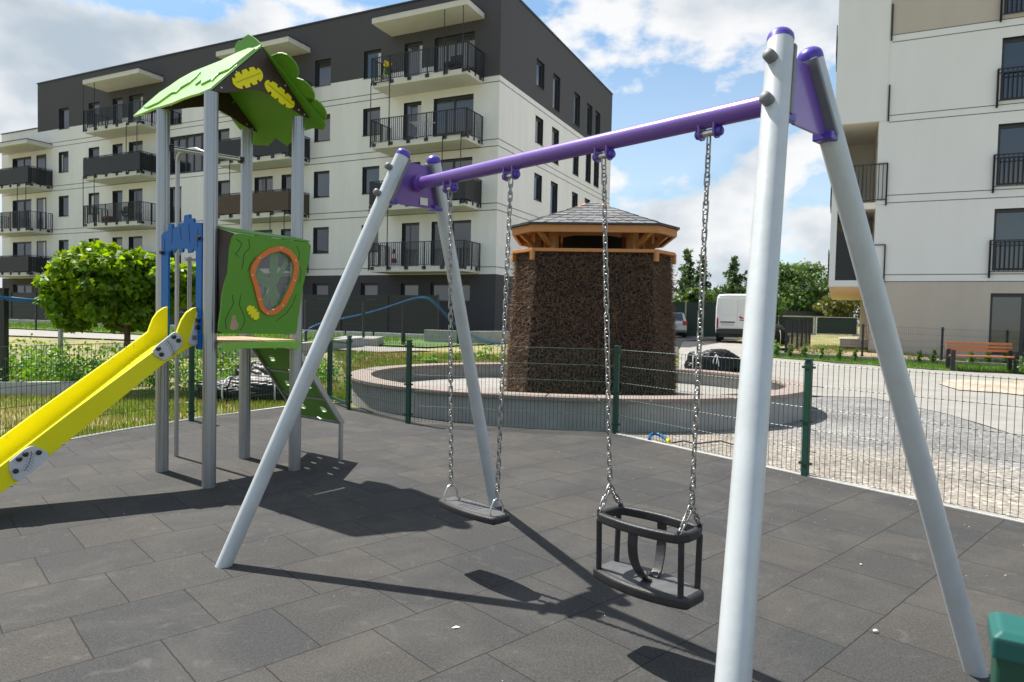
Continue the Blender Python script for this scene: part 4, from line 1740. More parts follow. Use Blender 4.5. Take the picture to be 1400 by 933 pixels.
frustum(b, oct_(.5, .2), oct_(.5, .2), ZT, ZT + .34)
b.build('water_tank', M['core'], gt)
RE, EZ, PZ = 1.30, ZT + .42, ZT + .98
eav = oct_(RE, CH)
roof = MB()
eave_u = oct_(RE + .04, CH)
top = Vector((0, 0, PZ))
for i in range(8):
    a, c = Vector((*eave_u[i], EZ + .005)), Vector((*eave_u[(i + 1) % 8], EZ + .005))
    rows = 9
    for r in range(rows):                                       # overlapping shingle courses
        t0, t1 = r / rows, (r + 1) / rows
        th = Vector((0, 0, .012))
        p, q = a.lerp(top, t0), c.lerp(top, t0)
        p2, q2 = a.lerp(top, min(1, t1 + .02)), c.lerp(top, min(1, t1 + .02))
        k = max(1, int((q - p).length / .22))
        for j in range(k):
            u0, u1 = j / k, (j + 1) / k
            dz = th * random.uniform(.7, 1.5)
            v4 = [p.lerp(q, u0 + .01) + dz, p.lerp(q, u1 - .01) + dz, p2.lerp(q2, u1 - .01), p2.lerp(q2, u0 + .01)]
            low = [p.lerp(q, u0 + .01), p.lerp(q, u1 - .01)]
            roof.add(v4 + low, [(0, 1, 2, 3), (4, 5, 1, 0)])
    roof.add([a, c, top], [(0, 1, 2)])
rfm = roof.build('roof', mat('shingle_course', (0.15, 0.15, 0.155), 0.9, 0, .25, 10, bump=.3, bscale=110, island=.28), gt, recalc=False)
b = MB()
b.ring(oct_(RE + .055, CH), oct_(RE + .02, CH), lambda u, v, w: Vector((u, v, EZ - .012 + w)), .03)
b.build('eave_flashing', M['roofedge'], rfm)
b = MB()
b.ring(oct_(RE + .018, CH), oct_(RE - .03, CH), lambda u, v, w: Vector((u, v, EZ - .125 + w)), .11)
b.build('fascia', M['larch'], rfm, bevel=.003)
b = MB()
for i in range(8):
    x, y = eav[i]
    b.bar((x * .95, y * .95, EZ - .08), (x * .12, y * .12, PZ - .1), .06, .10)
    b.bar((x * .72, y * .72, ZT + .12), (x * .9, y * .9, EZ - .09), .06, .07)
for i in range(8):
    a, c = Vector((*eav[i], EZ - .03)), Vector((*eav[(i + 1) % 8], EZ - .03))
    m0 = Vector((0, 0, PZ - .05))
    b.add([a * 1, c * 1, m0], [(0, 1, 2)])
b.build('rafter', M['larch'], rfm, recalc=False)

# ------------------------------------------------------------------ apartment houses
BROT = R(-25.77)


def wall_holes(mb, s0, s1, z0, z1, holes, P, matfn, reveal=.16, rm=None):
    """a wall in the s-z plane with rectangular openings and their reveals. P(s, z, d): d is the depth inwards"""
    ss = sorted({s0, s1, *[h[0] for h in holes], *[h[1] for h in holes]})
    extra = matfn.__defaults__[0] if matfn.__defaults__ else ()
    zs = sorted({z0, z1, *[h[2] for h in holes], *[h[3] for h in holes], *extra})
    ss = [s for s in ss if s0 - 1e-6 <= s <= s1 + 1e-6]
    zs = [z for z in zs if z0 - 1e-6 <= z <= z1 + 1e-6]
    for i in range(len(ss) - 1):
        for j in range(len(zs) - 1):
            cs, cz = (ss[i] + ss[i + 1]) / 2, (zs[j] + zs[j + 1]) / 2
            if any(h[0] < cs < h[1] and h[2] < cz < h[3] for h in holes):
                continue
            mb.add([P(ss[i], zs[j], 0), P(ss[i + 1], zs[j], 0), P(ss[i + 1], zs[j + 1], 0), P(ss[i], zs[j + 1], 0)], [(0, 1, 2, 3)], matfn(cs, cz))
    for a, b_, c, d_ in holes:
        q = [(a, c), (b_, c), (b_, d_), (a, d_)]
        for k in range(4):
            u, v = q[k], q[(k + 1) % 4]
            mb.add([P(*u, 0), P(*v, 0), P(*v, reveal), P(*u, reveal)], [(0, 1, 2, 3)], rm or matfn((a + b_) / 2, c + .01))


def window(parent, s0, s1, z0, z1, P, leafs=1, reveal=.13, curtain=0.0, sill=True, fw=.07):
    fr = MB()

    def bar(a, b_, c, d_, e0=.0, e1=.05):
        vs = [P(x, z, reveal + e) for e in (e0, e1) for x, z in ((a, c), (b_, c), (b_, d_), (a, d_))]
        fr.add(vs, [(0, 1, 2, 3), (7, 6, 5, 4), (0, 4, 5, 1), (1, 5, 6, 2), (2, 6, 7, 3), (3, 7, 4, 0)])
    bar(s0 + .002, s0 + fw, z0 + .002, z1 - .002)
    bar(s1 - fw, s1 - .002, z0 + .002, z1 - .002)
    bar(s0 + fw, s1 - fw, z1 - fw - .03, z1 - .002)
    bar(s0 + fw, s1 - fw, z0 + .002, z0 + fw)
    for k in range(1, leafs):
        c = s0 + (s1 - s0) * k / leafs
        bar(c - .05, c + .05, z0 + fw, z1 - fw - .03)
    if sill:
        vs = [P(x, z, e) for e in (-.03, .12) for x, z in ((s0 - .02, z0 - .025), (s1 + .02, z0 - .025), (s1 + .02, z0 + .0015), (s0 - .02, z0 + .0015))]
        fr.add(vs, [(0, 1, 2, 3), (7, 6, 5, 4), (0, 4, 5, 1), (1, 5, 6, 2), (2, 6, 7, 3), (3, 7, 4, 0)])
    w = fr.build('window', M['frame'], parent)
    g = MB()
    tl = random.uniform(-.012, .012)
    g.add([P(s0 + .03, z0 + .03, reveal + .03 + tl), P(s1 - .03, z0 + .03, reveal + .03 - tl), P(s1 - .03, z1 - .05, reveal + .03 - tl), P(s0 + .03, z1 - .05, reveal + .03 + tl)], [(0, 1, 2, 3)])
    g.build('pane', M['glass'], w, recalc=False)
    if curtain and random.random() < .75:
        curtain *= random.uniform(.4, .8)
        c0, c1 = (s0 + fw, s0 + fw + (s1 - s0) * abs(curtain)) if curtain > 0 else (s1 - fw - (s1 - s0) * abs(curtain), s1 - fw)
        g = MB()
        k = 10
        pts = [P(c0 + (c1 - c0) * i / k, z, reveal + .027 - tl + .002 * (i % 2)) for z in (z0 + .1, z1 - .14) for i in range(k + 1)]
        g.add(pts, [(i, i + 1, k + 2 + i, k + 1 + i) for i in range(k)])
        g.build('curtain', M['curtain'], w, recalc=False)
    return w


KL = (-0.805, 30.7)
house = thing('apartment_house', 'long cream five-storey apartment house with a charcoal top storey and stacked balconies', 'apartment house', (KL[0], KL[1], 0), BROT)
TOPS = [2.98, 5.89, 8.775, 11.65, 14.47]
LEN, DEEP, ZR = 39.15, 16.4, 16.4
DARK_F = 13.18


def FP(s, z, d):
    return Vector((-s, d, z))


def SP(s, z, d):
    return Vector((-d, s, z))


def fmat(s, z, cuts=(3.39, 12.30, DARK_F)):
    if z < 3.39:
        return M['base']
    if s < .95 and z > 12.30:
        return M['dark']
    if s < 34.9 and z > DARK_F:
        return M['dark']
    return M['cream']


def smat(s, z, cuts=(3.39, 12.30)):
    return M['base'] if z < 3.39 else (M['dark'] if z > 12.30 else M['cream'])


fh, fw_ = [], []
for i, zt in enumerate(TOPS):
    zl = zt - 1.34 if i else zt - .9
    zd = zt - 2.12 if i else zt - .9
    for (a, c) in ((9.72, 10.76), (6.58, 7.62)):
        fw_.append((a, c, zl, zt, 1, random.choice((0, 0, .3, -.35, .5))))
    fw_.append((4.17, 5.18, zd, zt, 1, random.choice((0, .4, 0))))
    fw_.append((1.33, 3.48, zd, zt, 2, random.choice((0, .3, 0))))
    for (a, c) in ((13.62, 14.97),):
        fw_.append((a, c, zd if i else zl, zt, 2, 0))
    fw_.append((12.25, 13.0, zd if i else zl, zt, 1, 0))
    fw_.append((16.9, 17.9, zl, zt, 1, 0))
    if i < 4:
        fw_.append((31.53, 32.58, zl, zt, 1, -.4 if i == 3 else 0))
    else:
        fw_.append((31.48, 32.55, zl, zt, 1, .3))
    for (a, c) in ((28.36, 29.44),):
        fw_.append((a, c, zl, zt, 1, -.4 if i == 2 else 0))
    fw_.append((26.1, 27.06, zd, zt, 1, .3 if i == 4 else 0))
    fw_.append((24.22, 25.5, zd, zt, 1, .45 if i in (2, 4) else 0))
    if i < 4:
        fw_.append((35.65, 37.85, zd, zt, 2, .4))
        fw_.append((33.95, 35.0, zd, zt, 1, 0))
fw_.append((18.63, 21.87, 9.4, 11.6, 5, 0))
for z0, z1 in ((12.3, 13.9), (6.56, 8.68), (3.7, 5.8)):
    fw_.append((20.78, 21.9, z0, z1, 1, 0))
sw_ = []
for i, zt in enumerate(TOPS):
    zl = zt - 1.34 if i else zt - .9
    zt2 = zt - 1.86 if i else zt - .9
    sw_.append((4.0, 5.0, zl, zt, 1, .3 if i == 2 else 0))
    for (a, c) in ((6.18, 7.18), (9.36, 10.33), (11.53, 12.5), (13.04, 14.04)):
        sw_.append((a, c, zt2, zt, 1, random.choice((0, 0, .35))))
body = MB()
LOW = 13.45
wall_holes(body, 0, 34.9, -.2, ZR, [w[:4] for w in fw_ if w[1] < 34.9 and w[0] < 33], FP, fmat, rm=M['frame'])
wall_holes(body, 34.9, LEN, -.2, LOW, [w[:4] for w in fw_ if w[0] > 35.2], FP, fmat, rm=M['frame'])
wall_holes(body, 0, DEEP, -.2, ZR, [w[:4] for w in sw_], SP, smat, rm=M['frame'])
# the far faces and the roofs
body.add([FP(34.9, LOW, 0), FP(34.9, ZR, 0), FP(34.9, ZR, DEEP), FP(34.9, LOW, DEEP)], [(0, 1, 2, 3)], M['dark'])
body.add([FP(LEN, -.2, 0), FP(LEN, LOW, 0), FP(LEN, LOW, DEEP), FP(LEN, -.2, DEEP)], [(0, 1, 2, 3)], M['cream'])
body.add([FP(0, -.2, DEEP), FP(LEN, -.2, DEEP), FP(LEN, LOW, DEEP), FP(0, LOW, DEEP)], [(0, 1, 2, 3)], M['cream'])
body.add([FP(0, LOW, DEEP), FP(34.9, LOW, DEEP), FP(34.9, ZR, DEEP), FP(0, ZR, DEEP)], [(0, 1, 2, 3)], M['dark'])
body.add([FP(0, ZR - .05, 0.02), FP(34.88, ZR - .05, 0.02), FP(34.88, ZR - .05, DEEP), FP(0.02, ZR - .05, DEEP)], [(0, 1, 2, 3)], M['roofedge'])
body.add([FP(34.9, LOW - .03, 0.02), FP(LEN - .02, LOW - .03, 0.02), FP(LEN - .02, LOW - .03, DEEP), FP(34.9, LOW - .03, DEEP)], [(0, 1, 2, 3)], M['roofedge'])
# the far window pair of the lowest wing sits at the step: keep it inside the wing wall
body.build('wall', None, house, recalc=False)
for w in fw_:
    if 33 < w[0] < 35.2:
        continue
    window(house, *w[:4], FP, w[4], curtain=w[5], sill=(w[3] - w[2] < 1.6))
for w in fw_:
    if 33 < w[0] < 35.2:                                         # balcony doors set flush in the wing
        window(house, *w[:4], lambda s, z, d: FP(s, z, d - .165), w[4], sill=False)
for w in sw_:
    window(house, *w[:4], SP, w[4], curtain=w[5], fw=.11)
b = MB()
for z in (3.72, 6.29, 6.60, 9.16, 9.47, 12.04, 12.32):
    segs = [(0.0, .86), (5.95, 11.6), (16.7, 22.3), (27.6, 33.25)] if z > 3.5 else []
    for a, c in [(0, LEN)]:
        b.bx(-c, -a, -.004, .01, z - .018, z + .018)
    if z < 12.2:
        b.bx(-.01, .004, 0, DEEP, z - .018, z + .018)
b.bx(-.01, .004, 0, DEEP, 12.04 - .018, 12.04 + .018)
b.build('render_joint', M['joint'], house)
b = MB()
b.bx(-34.93, .05, -.05, .25, ZR - .02, ZR + .05)
b.bx(-.25, .05, -.05, DEEP, ZR - .02, ZR + .051)
b.bx(-LEN - .03, -34.93, -.05, .25, LOW - .02, LOW + .05)
b.build('roof_flashing', M['roofedge'], house)


def railing(mb, path, z, h=1.1, gap=.105, m=None, post_every=.95):
    for i in range(len(path) - 1):
        a, c = Vector((*path[i], z)), Vector((*path[i + 1], z))
        L = (c - a).length
        up = Vector((0, 0, 1))
        mb.bar(a + up * h, c + up * h, .05, .03)
        mb.bar(a + up * .06, c + up * .06, .035, .025)
        n = max(1, int(L / gap))
        for k in range(n + 1):
            p = a.lerp(c, k / n)
            mb.bar(p + up * .06, p + up * h, .024, .024)
        k = max(1, int(round(L / post_every)))
        for j in range(k + 1):
            p = a.lerp(c, j / k)
            mb.bar(p - up * .14, p + up * h, .045, .045)


def balcony(x0, x1, z, out, style, parent, P=None):
    """x0..x1 along the wall; z is the slab top"""
    b = MB()
    b.bx(x0, x1, -out, -.002, z - .25, z)
    sl_ = b.build('balcony', M['slab'], parent, bevel=.01)
    b = MB()
    o = .035
    path = [(x0 - o, -.02), (x0 - o, -out - o), (x1 + o, -out - o), (x1 + o, -.02)]
    railing(b, path, z)
    b.build('railing', M['anth'], sl_)
    n = 6
    for i in range(n):
        x = x0 + .12 + (x1 - x0 - .24) * i / (n - 1)
        b = MB()
        b.bx(x - .10, x + .10, -out - .03, -out - .002, z - .15, z + .0)
        b.build('anchor', M['anth'], sl_)
    for y in (-out + .15, -.25):
        b = MB()
        b.bx(x1 + .002, x1 + .03, y - .1, y + .1, z - .15, z)
        b.build('anchor', M['anth'], sl_)
    if style:
        mm = M['woodslat'] if style == 'wood' else M['screen']
        b = MB()
        oo = o + .03
        segs = [((x0 - oo, -out - oo), (x1 + oo, -out - oo)), ((x1 + oo, -out - oo), (x1 + oo, -.05)), ((x0 - oo, -.05), (x0 - oo, -out - oo))]
        for a, c in segs:
            A, C = Vector((*a, z)), Vector((*c, z))
            L = (C - A).length
            n = int(L / .13)
            for k in range(n):
                p, q = A.lerp(C, (k + .04) / n), A.lerp(C, (k + .96) / n)
                m0 = (p + q) / 2
                b.bar(p + Vector((0, 0, .53)), q + Vector((0, 0, .53)), .012, .98)
        b.build('privacy_screen', mm, sl_)
    return sl_


SLABZ = {5: 12.27, 4: 9.43, 3: 6.55, 2: 3.68}
OUT = 1.45
styles = {'A': {4: 'screen', 3: None, 2: 'screen'}, 'B': {5: None, 4: 'screen', 3: None, 2: 'screen'},
          'C': {5: 'screen', 4: 'screen', 3: 'wood', 2: 'screen'}, 'D': {5: None, 4: None, 3: 'screen', 2: None}}
cols = {'A': (33.3, 38.3), 'B': (22.4, 27.5), 'C': (11.1, 16.15), 'D': (.87, 5.93)}
for c, (s0, s1) in cols.items():
    for lv, stl in styles[c].items():
        balcony(-s1, -s0, SLABZ[lv], OUT, stl, house)
    zc = 15.05 if c != 'A' else 12.08
    b = MB()
    b.bx(-s1 - .02, -s0 + .02, -OUT - .12, -.002, zc - .12, zc + .14)
    cn = b.build('canopy', M['slab'], house, bevel=.01)
    b = MB()
    b.bx(-s1 - .05, -s0 + .05, -OUT - .15, -.002, zc + .142, zc + .18)
    b.build('canopy_flashing', M['roofedge'], cn)
# thin rain-pipe frames between the balconies
for c, lo, hi, side in (('D', 12.27, 15.0, 'r'), ('D', 9.43, 12.2, 'l'), ('D', 6.55, 9.4, 'r'), ('D', 3.68, 6.5, 'l'), ('B', 12.27, 15.0, 'l'), ('B', 9.43, 12.2, 'r'), ('B', 6.55, 9.4, 'l'),
                        ('A', 6.55, 9.4, 'r'), ('C', 6.55, 9.4, 'l'), ('C', 3.68, 6.5, 'r')):
    s0, s1 = cols[c]
    xs = (-s1 - .06, -s1 + 1.0) if side == 'l' else (-s0 - 1.15, -s0 - .2)
    b = MB()
    for x in xs:
        b.bar((x, -OUT - .06, lo - .2), (x, -OUT - .06, hi + .02), .03, .03)
    b.bar((xs[0], -OUT - .06, hi + .02), (xs[1], -OUT - .06, hi + .02), .03, .03)
    b.build('rain_pipe', M['anth'], house)


def on_house(s, out, z):
    return house_m @ Vector((-s, -out, z))


house_m = Matrix.Translation((KL[0], KL[1], 0)) @ Matrix.Rotation(BROT, 4, 'Z')

# things left out on the balconies
t = thing('clothes_rack', 'white folding clothes rack standing on the corner balcony of the cream house', 'clothes rack', on_house(3.45, .95, SLABZ[4]), BROT)
b = MB()
for sg in (-1, 1):
    b.bar((-.42 * sg, -.2, 0), (.42 * sg, -.2, .85), .02, .02)
    b.bar((-.42 * sg, .2, 0), (.42 * sg, .2, .85), .02, .02)
b.build('leg', M['whitepl'], t)
b = MB()
for y in (-.25, -.12, 0, .12, .25):
    b.bar((-.55, y, .86), (.55, y, .86), .02, .02)
b.build('rails', M['whitepl'], t)
t = thing('balcony_chair', 'black chair on the topmost corner balcony of the cream house', 'chair', on_house(1.9, .9, SLABZ[5]), BROT)
b = MB()
b.bx(-.3, .3, -.3, .3, .35, .5)
b.build('seat', M['plastic'], t)
b = MB()
b.bx(-.3, .3, .25, .33, .5, .95)
b.build('backrest', M['plastic'], t)
for sx in (-1, 1):
    for sy in (-1, 1):
        b = MB()
        b.bx(sx * .26 - .03, sx * .26 + .03, sy * .26 - .03, sy * .26 + .03, 0, .352)
        b.build('leg', M['plastic'], t)
t = thing('potted_sunflower', 'yellow flowers in a pot on the topmost corner balcony', 'plant', on_house(5.35, 1.15, SLABZ[5]), BROT)
b = MB()
b.tube([(0, 0, 0), (0, 0, .28)], [.11, .15], 14)
b.build('pot', M['conc'], t)
P_, d_ = blob_points([(0, 0, .5, .16, .16, .25)], 60, .2)
leaves('stem_leaves', P_, .12, OVAL, M['weed'], t)
P_, d_ = blob_points([(0, 0, .88, .2, .15, .16)], 60, .2)
leaves('flower', P_, .11, OVAL, M['yellow'], t)
t = thing('balcony_plant', 'bushy potted plant on an open balcony of the left balcony stack', 'plant', on_house(24.1, 1.1, SLABZ[3]), BROT)
b = MB()
b.tube([(0, 0, 0), (0, 0, .3)], [.12, .17], 14)
b.build('pot', M['conc'], t)
P_, d_ = blob_points([(0, 0, .6, .3, .3, .35)], 160, .2)
leaves('foliage', P_, .14, OVAL, M['broad'], t)
t = thing('red_cushion_seat', 'low seat with a red cushion on the left open balcony', 'seat', on_house(25.9, .9, SLABZ[3]), BROT)
b = MB()
b.bx(-.35, .35, -.3, .3, 0, .3)
b.build('seat_base', M['plastic'], t)
b = MB()
b.bx(-.34, .34, -.28, .28, .3, .45)
b.build('cushion', M['red'], t, bevel=.04)
t = thing('patio_umbrella', 'closed red and white umbrella on the lowest corner balcony', 'umbrella', on_house(4.9, 1.0, SLABZ[2]), BROT)
b = MB()
b.tube([(0, 0, 0), (0, 0, 1.25)], .02, 8)
b.build('pole', M['steel'], t)
for i in range(4):
    b = MB()
    z = .2 + i * .22
    b.tube([(0, 0, z), (0, 0, z + .2)], [.14 - i * .027, .12 - i * .027], 10)
    b.build('fabric_band', M['red'] if i % 2 == 0 else M['whitepl'], t)

# right-hand house
DR = 23.6
kr = DP(1213, 330, DR)
hr = thing('apartment_house', 'tall white apartment house with beige ground floor and corner loggias at the right', 'apartment house', (kr.x, kr.y, 0), BROT)


def RP(s, z, d):
    return Vector((s, d, z))


def rmat(s, z, cuts=(2.97, 11.45)):
    return M['beige'] if z < 2.97 or z > 11.45 else M['white']


rw = [(3.05, 4.9, .56, 2.58), (3.05, 4.9, 3.32, 5.34), (3.05, 4.9, 6.10, 8.09), (3.05, 4.9, 8.86, 10.86), (3.05, 4.9, 11.62, 13.6)]
rw += [(8.5, 10.3, z0, z1) for _, _, z0, z1 in rw]
b = MB()
wall_holes(b, -.40, 14, -.1, 16.4, rw, RP, rmat, reveal=.2, rm=M['frame'])
DP_ = 14.0
# side wall of the ground floor, set back under the loggias, with tall window slots
slots = [(1.6 + k * 1.75, 2.45 + k * 1.75, .55, 2.75) for k in range(7)]


def RS(s, z, d):
    return Vector((-.40 + d, s, z))


wall_holes(b, 0, DP_, -.1, 2.98, slots, RS, lambda s, z: M['beige'], reveal=.12)
wall_holes(b, 0, DP_, 2.98, 8.55, [(.35, 1.6, 3.15, 5.25), (.35, 1.6, 5.9, 8.0)], RS, lambda s, z: M['loggia'], reveal=.12)
b.add([RP(-.40, 16.4, 0), RP(14, 16.4, 0), RP(14, 16.4, DP_), RP(-.40, 16.4, DP_)], [(0, 1, 2, 3)], M['roofedge'])
b.add([RP(-.40, -.1, DP_), RP(14, -.1, DP_), RP(14, 16.4, DP_), RP(-.40, 16.4, DP_)], [(0, 1, 2, 3)], M['white'])
b.add([RP(14, -.1, 0), RP(14, -.1, DP_), RP(14, 16.4, DP_), RP(14, 16.4, 0)], [(0, 1, 2, 3)], M['white'])
b.build('wall', None, hr, recalc=False)
for a, c, z0, z1 in rw:
    window(hr, a, c, z0, z1, RP, 2, reveal=.15, sill=False, fw=.09, curtain=0)
for a, c, z0, z1 in slots:
    window(hr, a, c, z0, z1, RS, 1, reveal=.09, sill=False, fw=.08)
for z0, z1 in ((3.15, 5.25), (5.9, 8.0)):
    window(hr, .35, 1.6, z0, z1, RS, 1, reveal=.09, sill=False, fw=.08)
b = MB()
for z in (2.97, 3.21, 5.70, 5.96, 8.48, 8.71, 11.21, 11.45):
    b.bx(-.09, 14, -.004, .01, z - .013, z + .013)
b.build('render_joint', M['joint'], hr)
# projecting white stack of rooms along the left side, open at the lower front corner
b = MB()
b.bx(-1.80, -.17, -.02, DP_, 8.55, 16.3, M['white'])
b.bx(-1.80, -.402, 3.2, DP_, 3.022, 8.548, M['loggia'])
b.bx(-1.80, -1.60, 0, 3.2, 3.022, 8.548, M['white'])
b.bx(-1.598, -.402, 0.002, 3.198, 5.52, 5.74, M['loggia'])
b.bx(-1.80, -.402, 0, DP_, 2.80, 3.02, M['white'])
b.bx(-.402, -.07, -.035, -.002, 5.66, 5.78, M['white'])
b.build('corner_bay', None, hr)
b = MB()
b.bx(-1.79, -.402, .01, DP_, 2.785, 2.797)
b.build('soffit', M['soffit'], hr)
b = MB()
b.bx(-1.598, -.172, .01, 3.19, 8.535, 8.547)
b.build('soffit', M['loggia'], hr)
b = MB()
railing(b, [(-1.59, .06), (-.09, -.06), (-.09, -.02)], 5.76, h=1.3, gap=.12)
b.build('loggia_railing', M['anth'], hr)
b = MB()
b.bx(-1.60, -.75, .03, .08, 3.02, 4.75)
b.build('loggia_screen', M['screen'], hr)
b = MB()
railing(b, [(-.75, .05), (-.06, -.05)], 3.05, h=1.2, gap=.6)
b.build('loggia_railing', M['anth'], hr)
for z in (8.7, 11.45):
    b = MB()
    b.bar((-.12, -.05, z - .2), (-.12, -.05, z + 1.05), .03, .05)
    b.build('side_railing', M['anth'], hr)
for y0, y1, z in ((.8, 2.6, 8.6), (.8, 2.6, 11.3), (.8, 2.6, 5.8), (.8, 2.6, 3.1)):
    b = MB()
    b.bx(-1.86, -1.83, y0, y1, z, z + 1.1)
    b.build('side_railing', M['anth'], hr)
for a, c, z0, z1 in rw[1:5] + rw[6:]:
    b = MB()
    o = -.10
    railing(b, [(a - .08, o + .08), (a - .08, o), (c + .08, o), (c + .08, o + .08)], z0 - .1, h=1.08, gap=.12, post_every=3)
    b.bar((a - .08, o, z0 + .85), (c + .08, o, z0 + .85), .03, .025)
    b.build('window_railing', M['anth'], hr)

# ------------------------------------------------------------------ trees and plants


def tree(name, label, cat, loc, blobs, n, size, shape, m, trunk, group=None, shell=.5, up=.5, limbs=5):
    t = thing(name, label, cat, loc, random.uniform(0, 6.28) * 0, group)
    b = MB()
    r0, h = trunk
    limb(b, (0, 0, -.15), (0.0, 0, h), r0, r0 * .75, .02)
    for i in range(limbs):
        q = blobs[i % len(blobs)]
        e = (q[0] + random.uniform(-.45, .45) * q[3], q[1] + random.uniform(-.45, .45) * q[4], q[2] + random.uniform(-.2, .5) * q[5])
        limb(b, (0, 0, h * random.uniform(.85, 1)), e, r0 * .5, r0 * .12, .04)
    b.build('trunk', M['bark'], t)
    P_, d_ = blob_points(blobs, n, shell)
    leaves('crown', P_, size, shape, m, t, up=up, out=d_)
    return t


# maple behind the slide
mb_ = G(173, 531)
random.seed(21)
blobs = [(-.30, 0, 1.82, .84, .74, .54), (.50, .1, 1.78, .42, .42, .46)]
for i in range(46):
    a, e = random.uniform(0, 2 * PI), random.uniform(-.92, 1.0)
    r = math.sqrt(max(0, 1 - e * e * .9))
    blobs.append((-.30 + .92 * r * math.cos(a), .0 + .62 * r * math.sin(a), 1.80 + .66 * e, *[random.uniform(.22, .42)] * 2, random.uniform(.16, .28)))
for i in range(12):
    a, e = random.uniform(0, 2 * PI), random.uniform(-.8, .8)
    blobs.append((.62 + .34 * math.cos(a), .1 + .4 * math.sin(a), 1.82 + .55 * e, *[random.uniform(.2, .34)] * 2, random.uniform(.15, .26)))
tree('maple_tree', 'small round-headed maple tree with yellow green leaves behind the slide', 'tree', (mb_.x, mb_.y, mb_.z), blobs, 17000, .108, MAPLE, M['maple'], (.065, 1.25), shell=.3, up=.55)


def crown_blobs(w, h0, h1, n=40, egg=.15):
    out = []
    for i in range(n):
        a = random.uniform(0, 2 * PI)
        v = random.uniform(0, 1)
        r = w / 2 * math.sin(PI * min(1, (v + egg) / (1 + egg))) ** .6 * random.uniform(.35, .85)
        s = random.uniform(.14, .26) * w
        out.append((r * math.cos(a), r * math.sin(a), h0 + (h1 - h0) * v, s, s, s * .7))
    return out


def spruce(label, loc, h, w, group):
    t = thing('spruce_tree', label, 'tree', loc, 0, group)
    b = MB()
    limb(b, (0, 0, -.2), (0, 0, h), w * .03, .02, .03)
    b.build('trunk', M['bark'], t)
    pts, dd = [], []
    nl = int(h * 4.2)
    for i in range(nl):
        v = i / nl
        z = h * (.08 + .92 * v)
        rr = w / 2 * (1 - v) ** .85 * random.uniform(.75, 1.15) + .05
        k = max(4, int(11 * (1 - v) + 3))
        for j in range(k):
            a = random.uniform(0, 2 * PI)
            L = rr * random.uniform(.65, 1.1)
            for q in range(int(5 + 9 * (1 - v))):
                u = random.uniform(.2, 1)
                pts.append((L * u * math.cos(a) + random.gauss(0, .10), L * u * math.sin(a) + random.gauss(0, .10), z - .28 * L * u + random.gauss(0, .07)))
                dd.append((math.cos(a) * .6, math.sin(a) * .6, -.1))
    leaves('crown', pts, .30, TUFT, M['needle'], t, up=.7, out=np.array(dd))
    return t


def far(px, py, Y):
    p = DP(px, py, Y)
    return (p.x, p.y, HT(p.x, p.y))


GRP = 'trees along the far site fence'
spruce('tall narrow spruce just right of the brushwood tower', far(936, 455, 46), 5.9, 3.4, GRP)
spruce('slim dark spruce between the brushwood tower and the white van', far(957, 455, 50), 6.0, 2.8, GRP)
spruce('broad spruce with a pointed top rising behind the white van', far(1001, 455, 50), 5.9, 4.8, GRP)
spruce('spruce half hidden by the front swing leg', far(1026, 455, 53), 5.7, 3.8, GRP)
for px, Y, w, h, lb in ((946, 44, 3.6, 3.2, 'low dark green bush tree below the two slim spruces'), (975, 54, 4.4, 3.4, 'low round tree in the dip between the spruces'), (1030, 56, 5.0, 4.4, 'round tree behind the front swing leg'),
                        (1074, 74, 6.2, 8.1, 'tall broad-leaved tree just right of the front swing leg'), (1106, 76, 8.6, 8.2, 'broad dark green tree left of the white house'), (1133, 78, 4.4, 6.0, 'low tree touching the corner of the white house'),
                        (640, 75, 7, 7, 'distant tree behind the long house')):
    if px == 640:
        continue
    tree('broadleaf_tree', lb, 'tree', far(px, 455, Y), crown_blobs(w, h * .22, h * .88), int(2600 * (w / 5)), .34, TUFT, M['broad'], (.12, h * .3), GRP, shell=.45, up=.4)
tree('broadleaf_tree', 'yellowish olive tree under the loggia soffit of the white house', 'tree', far(1158, 455, 66), crown_blobs(5.2, 1.4, 4.2), 1800, .34, TUFT, M['olive'], (.12, 1.4), GRP)

# weeds and turf
WEEDS = [(-11.5, 11.1), (-8.4, 11.45), (-6.6, 12.0), (-4.4, 13.2), (-3.2, 14.6), (-4.6, 15.8), (-7.5, 15.0), (-12, 14.2)]
x, y = scatter(WEEDS, 1300)
pts, up_n = [], []
for a, c in zip(x, y):
    z = HT(a, c)
    if math.sin(a * 2.3 + 2 * math.sin(c * 1.1)) + math.sin(c * 3.1 + a) + random.gauss(0, .6) < -.5:
        continue
    hgt = random.uniform(.12, .8) * (1 if a < -6 else .5)
    for k in range(int(10 + hgt * 26)):
        v = random.random()
        pts.append((a + random.gauss(0, .07), c + random.gauss(0, .07), z + v * hgt))
o = leaves('weeds', pts, .062, OVAL, M['weed'], None, up=.6)
o['kind'] = 'stuff'
STRIP = [(-9.5, 5.0), (-4.99, 6.3), (-4.86, 7.2), (-4.64, 7.9), (-4.2, 9.0), (-3.42, 10.35), (-2.7, 11.0), (-2.2, 12.4), (-3.5, 14.5), (-7.0, 11.6), (-10.5, 10.9)]
grass('dry_grass', STRIP, 26000, .035, M['dryblade'], None, .006)
grass('grass', STRIP, 30000, .055, M['blade'], .1, .006)
MIDG = [(-2.9, 11.1), (-2.5, 11.2), (-2.3, 13.0), (-.8, 15.2), (1.4, 15.8), (1.6, 18.2), (-4.8, 18.0), (-3.4, 14.2)]
grass('grass', MIDG, 12000, .07, M['blade'], .2, .008)
grass('dry_grass', MIDG, 18000, .06, M['dryblade'], None, .008)
x, y = scatter(MIDG, 20)
pts = []
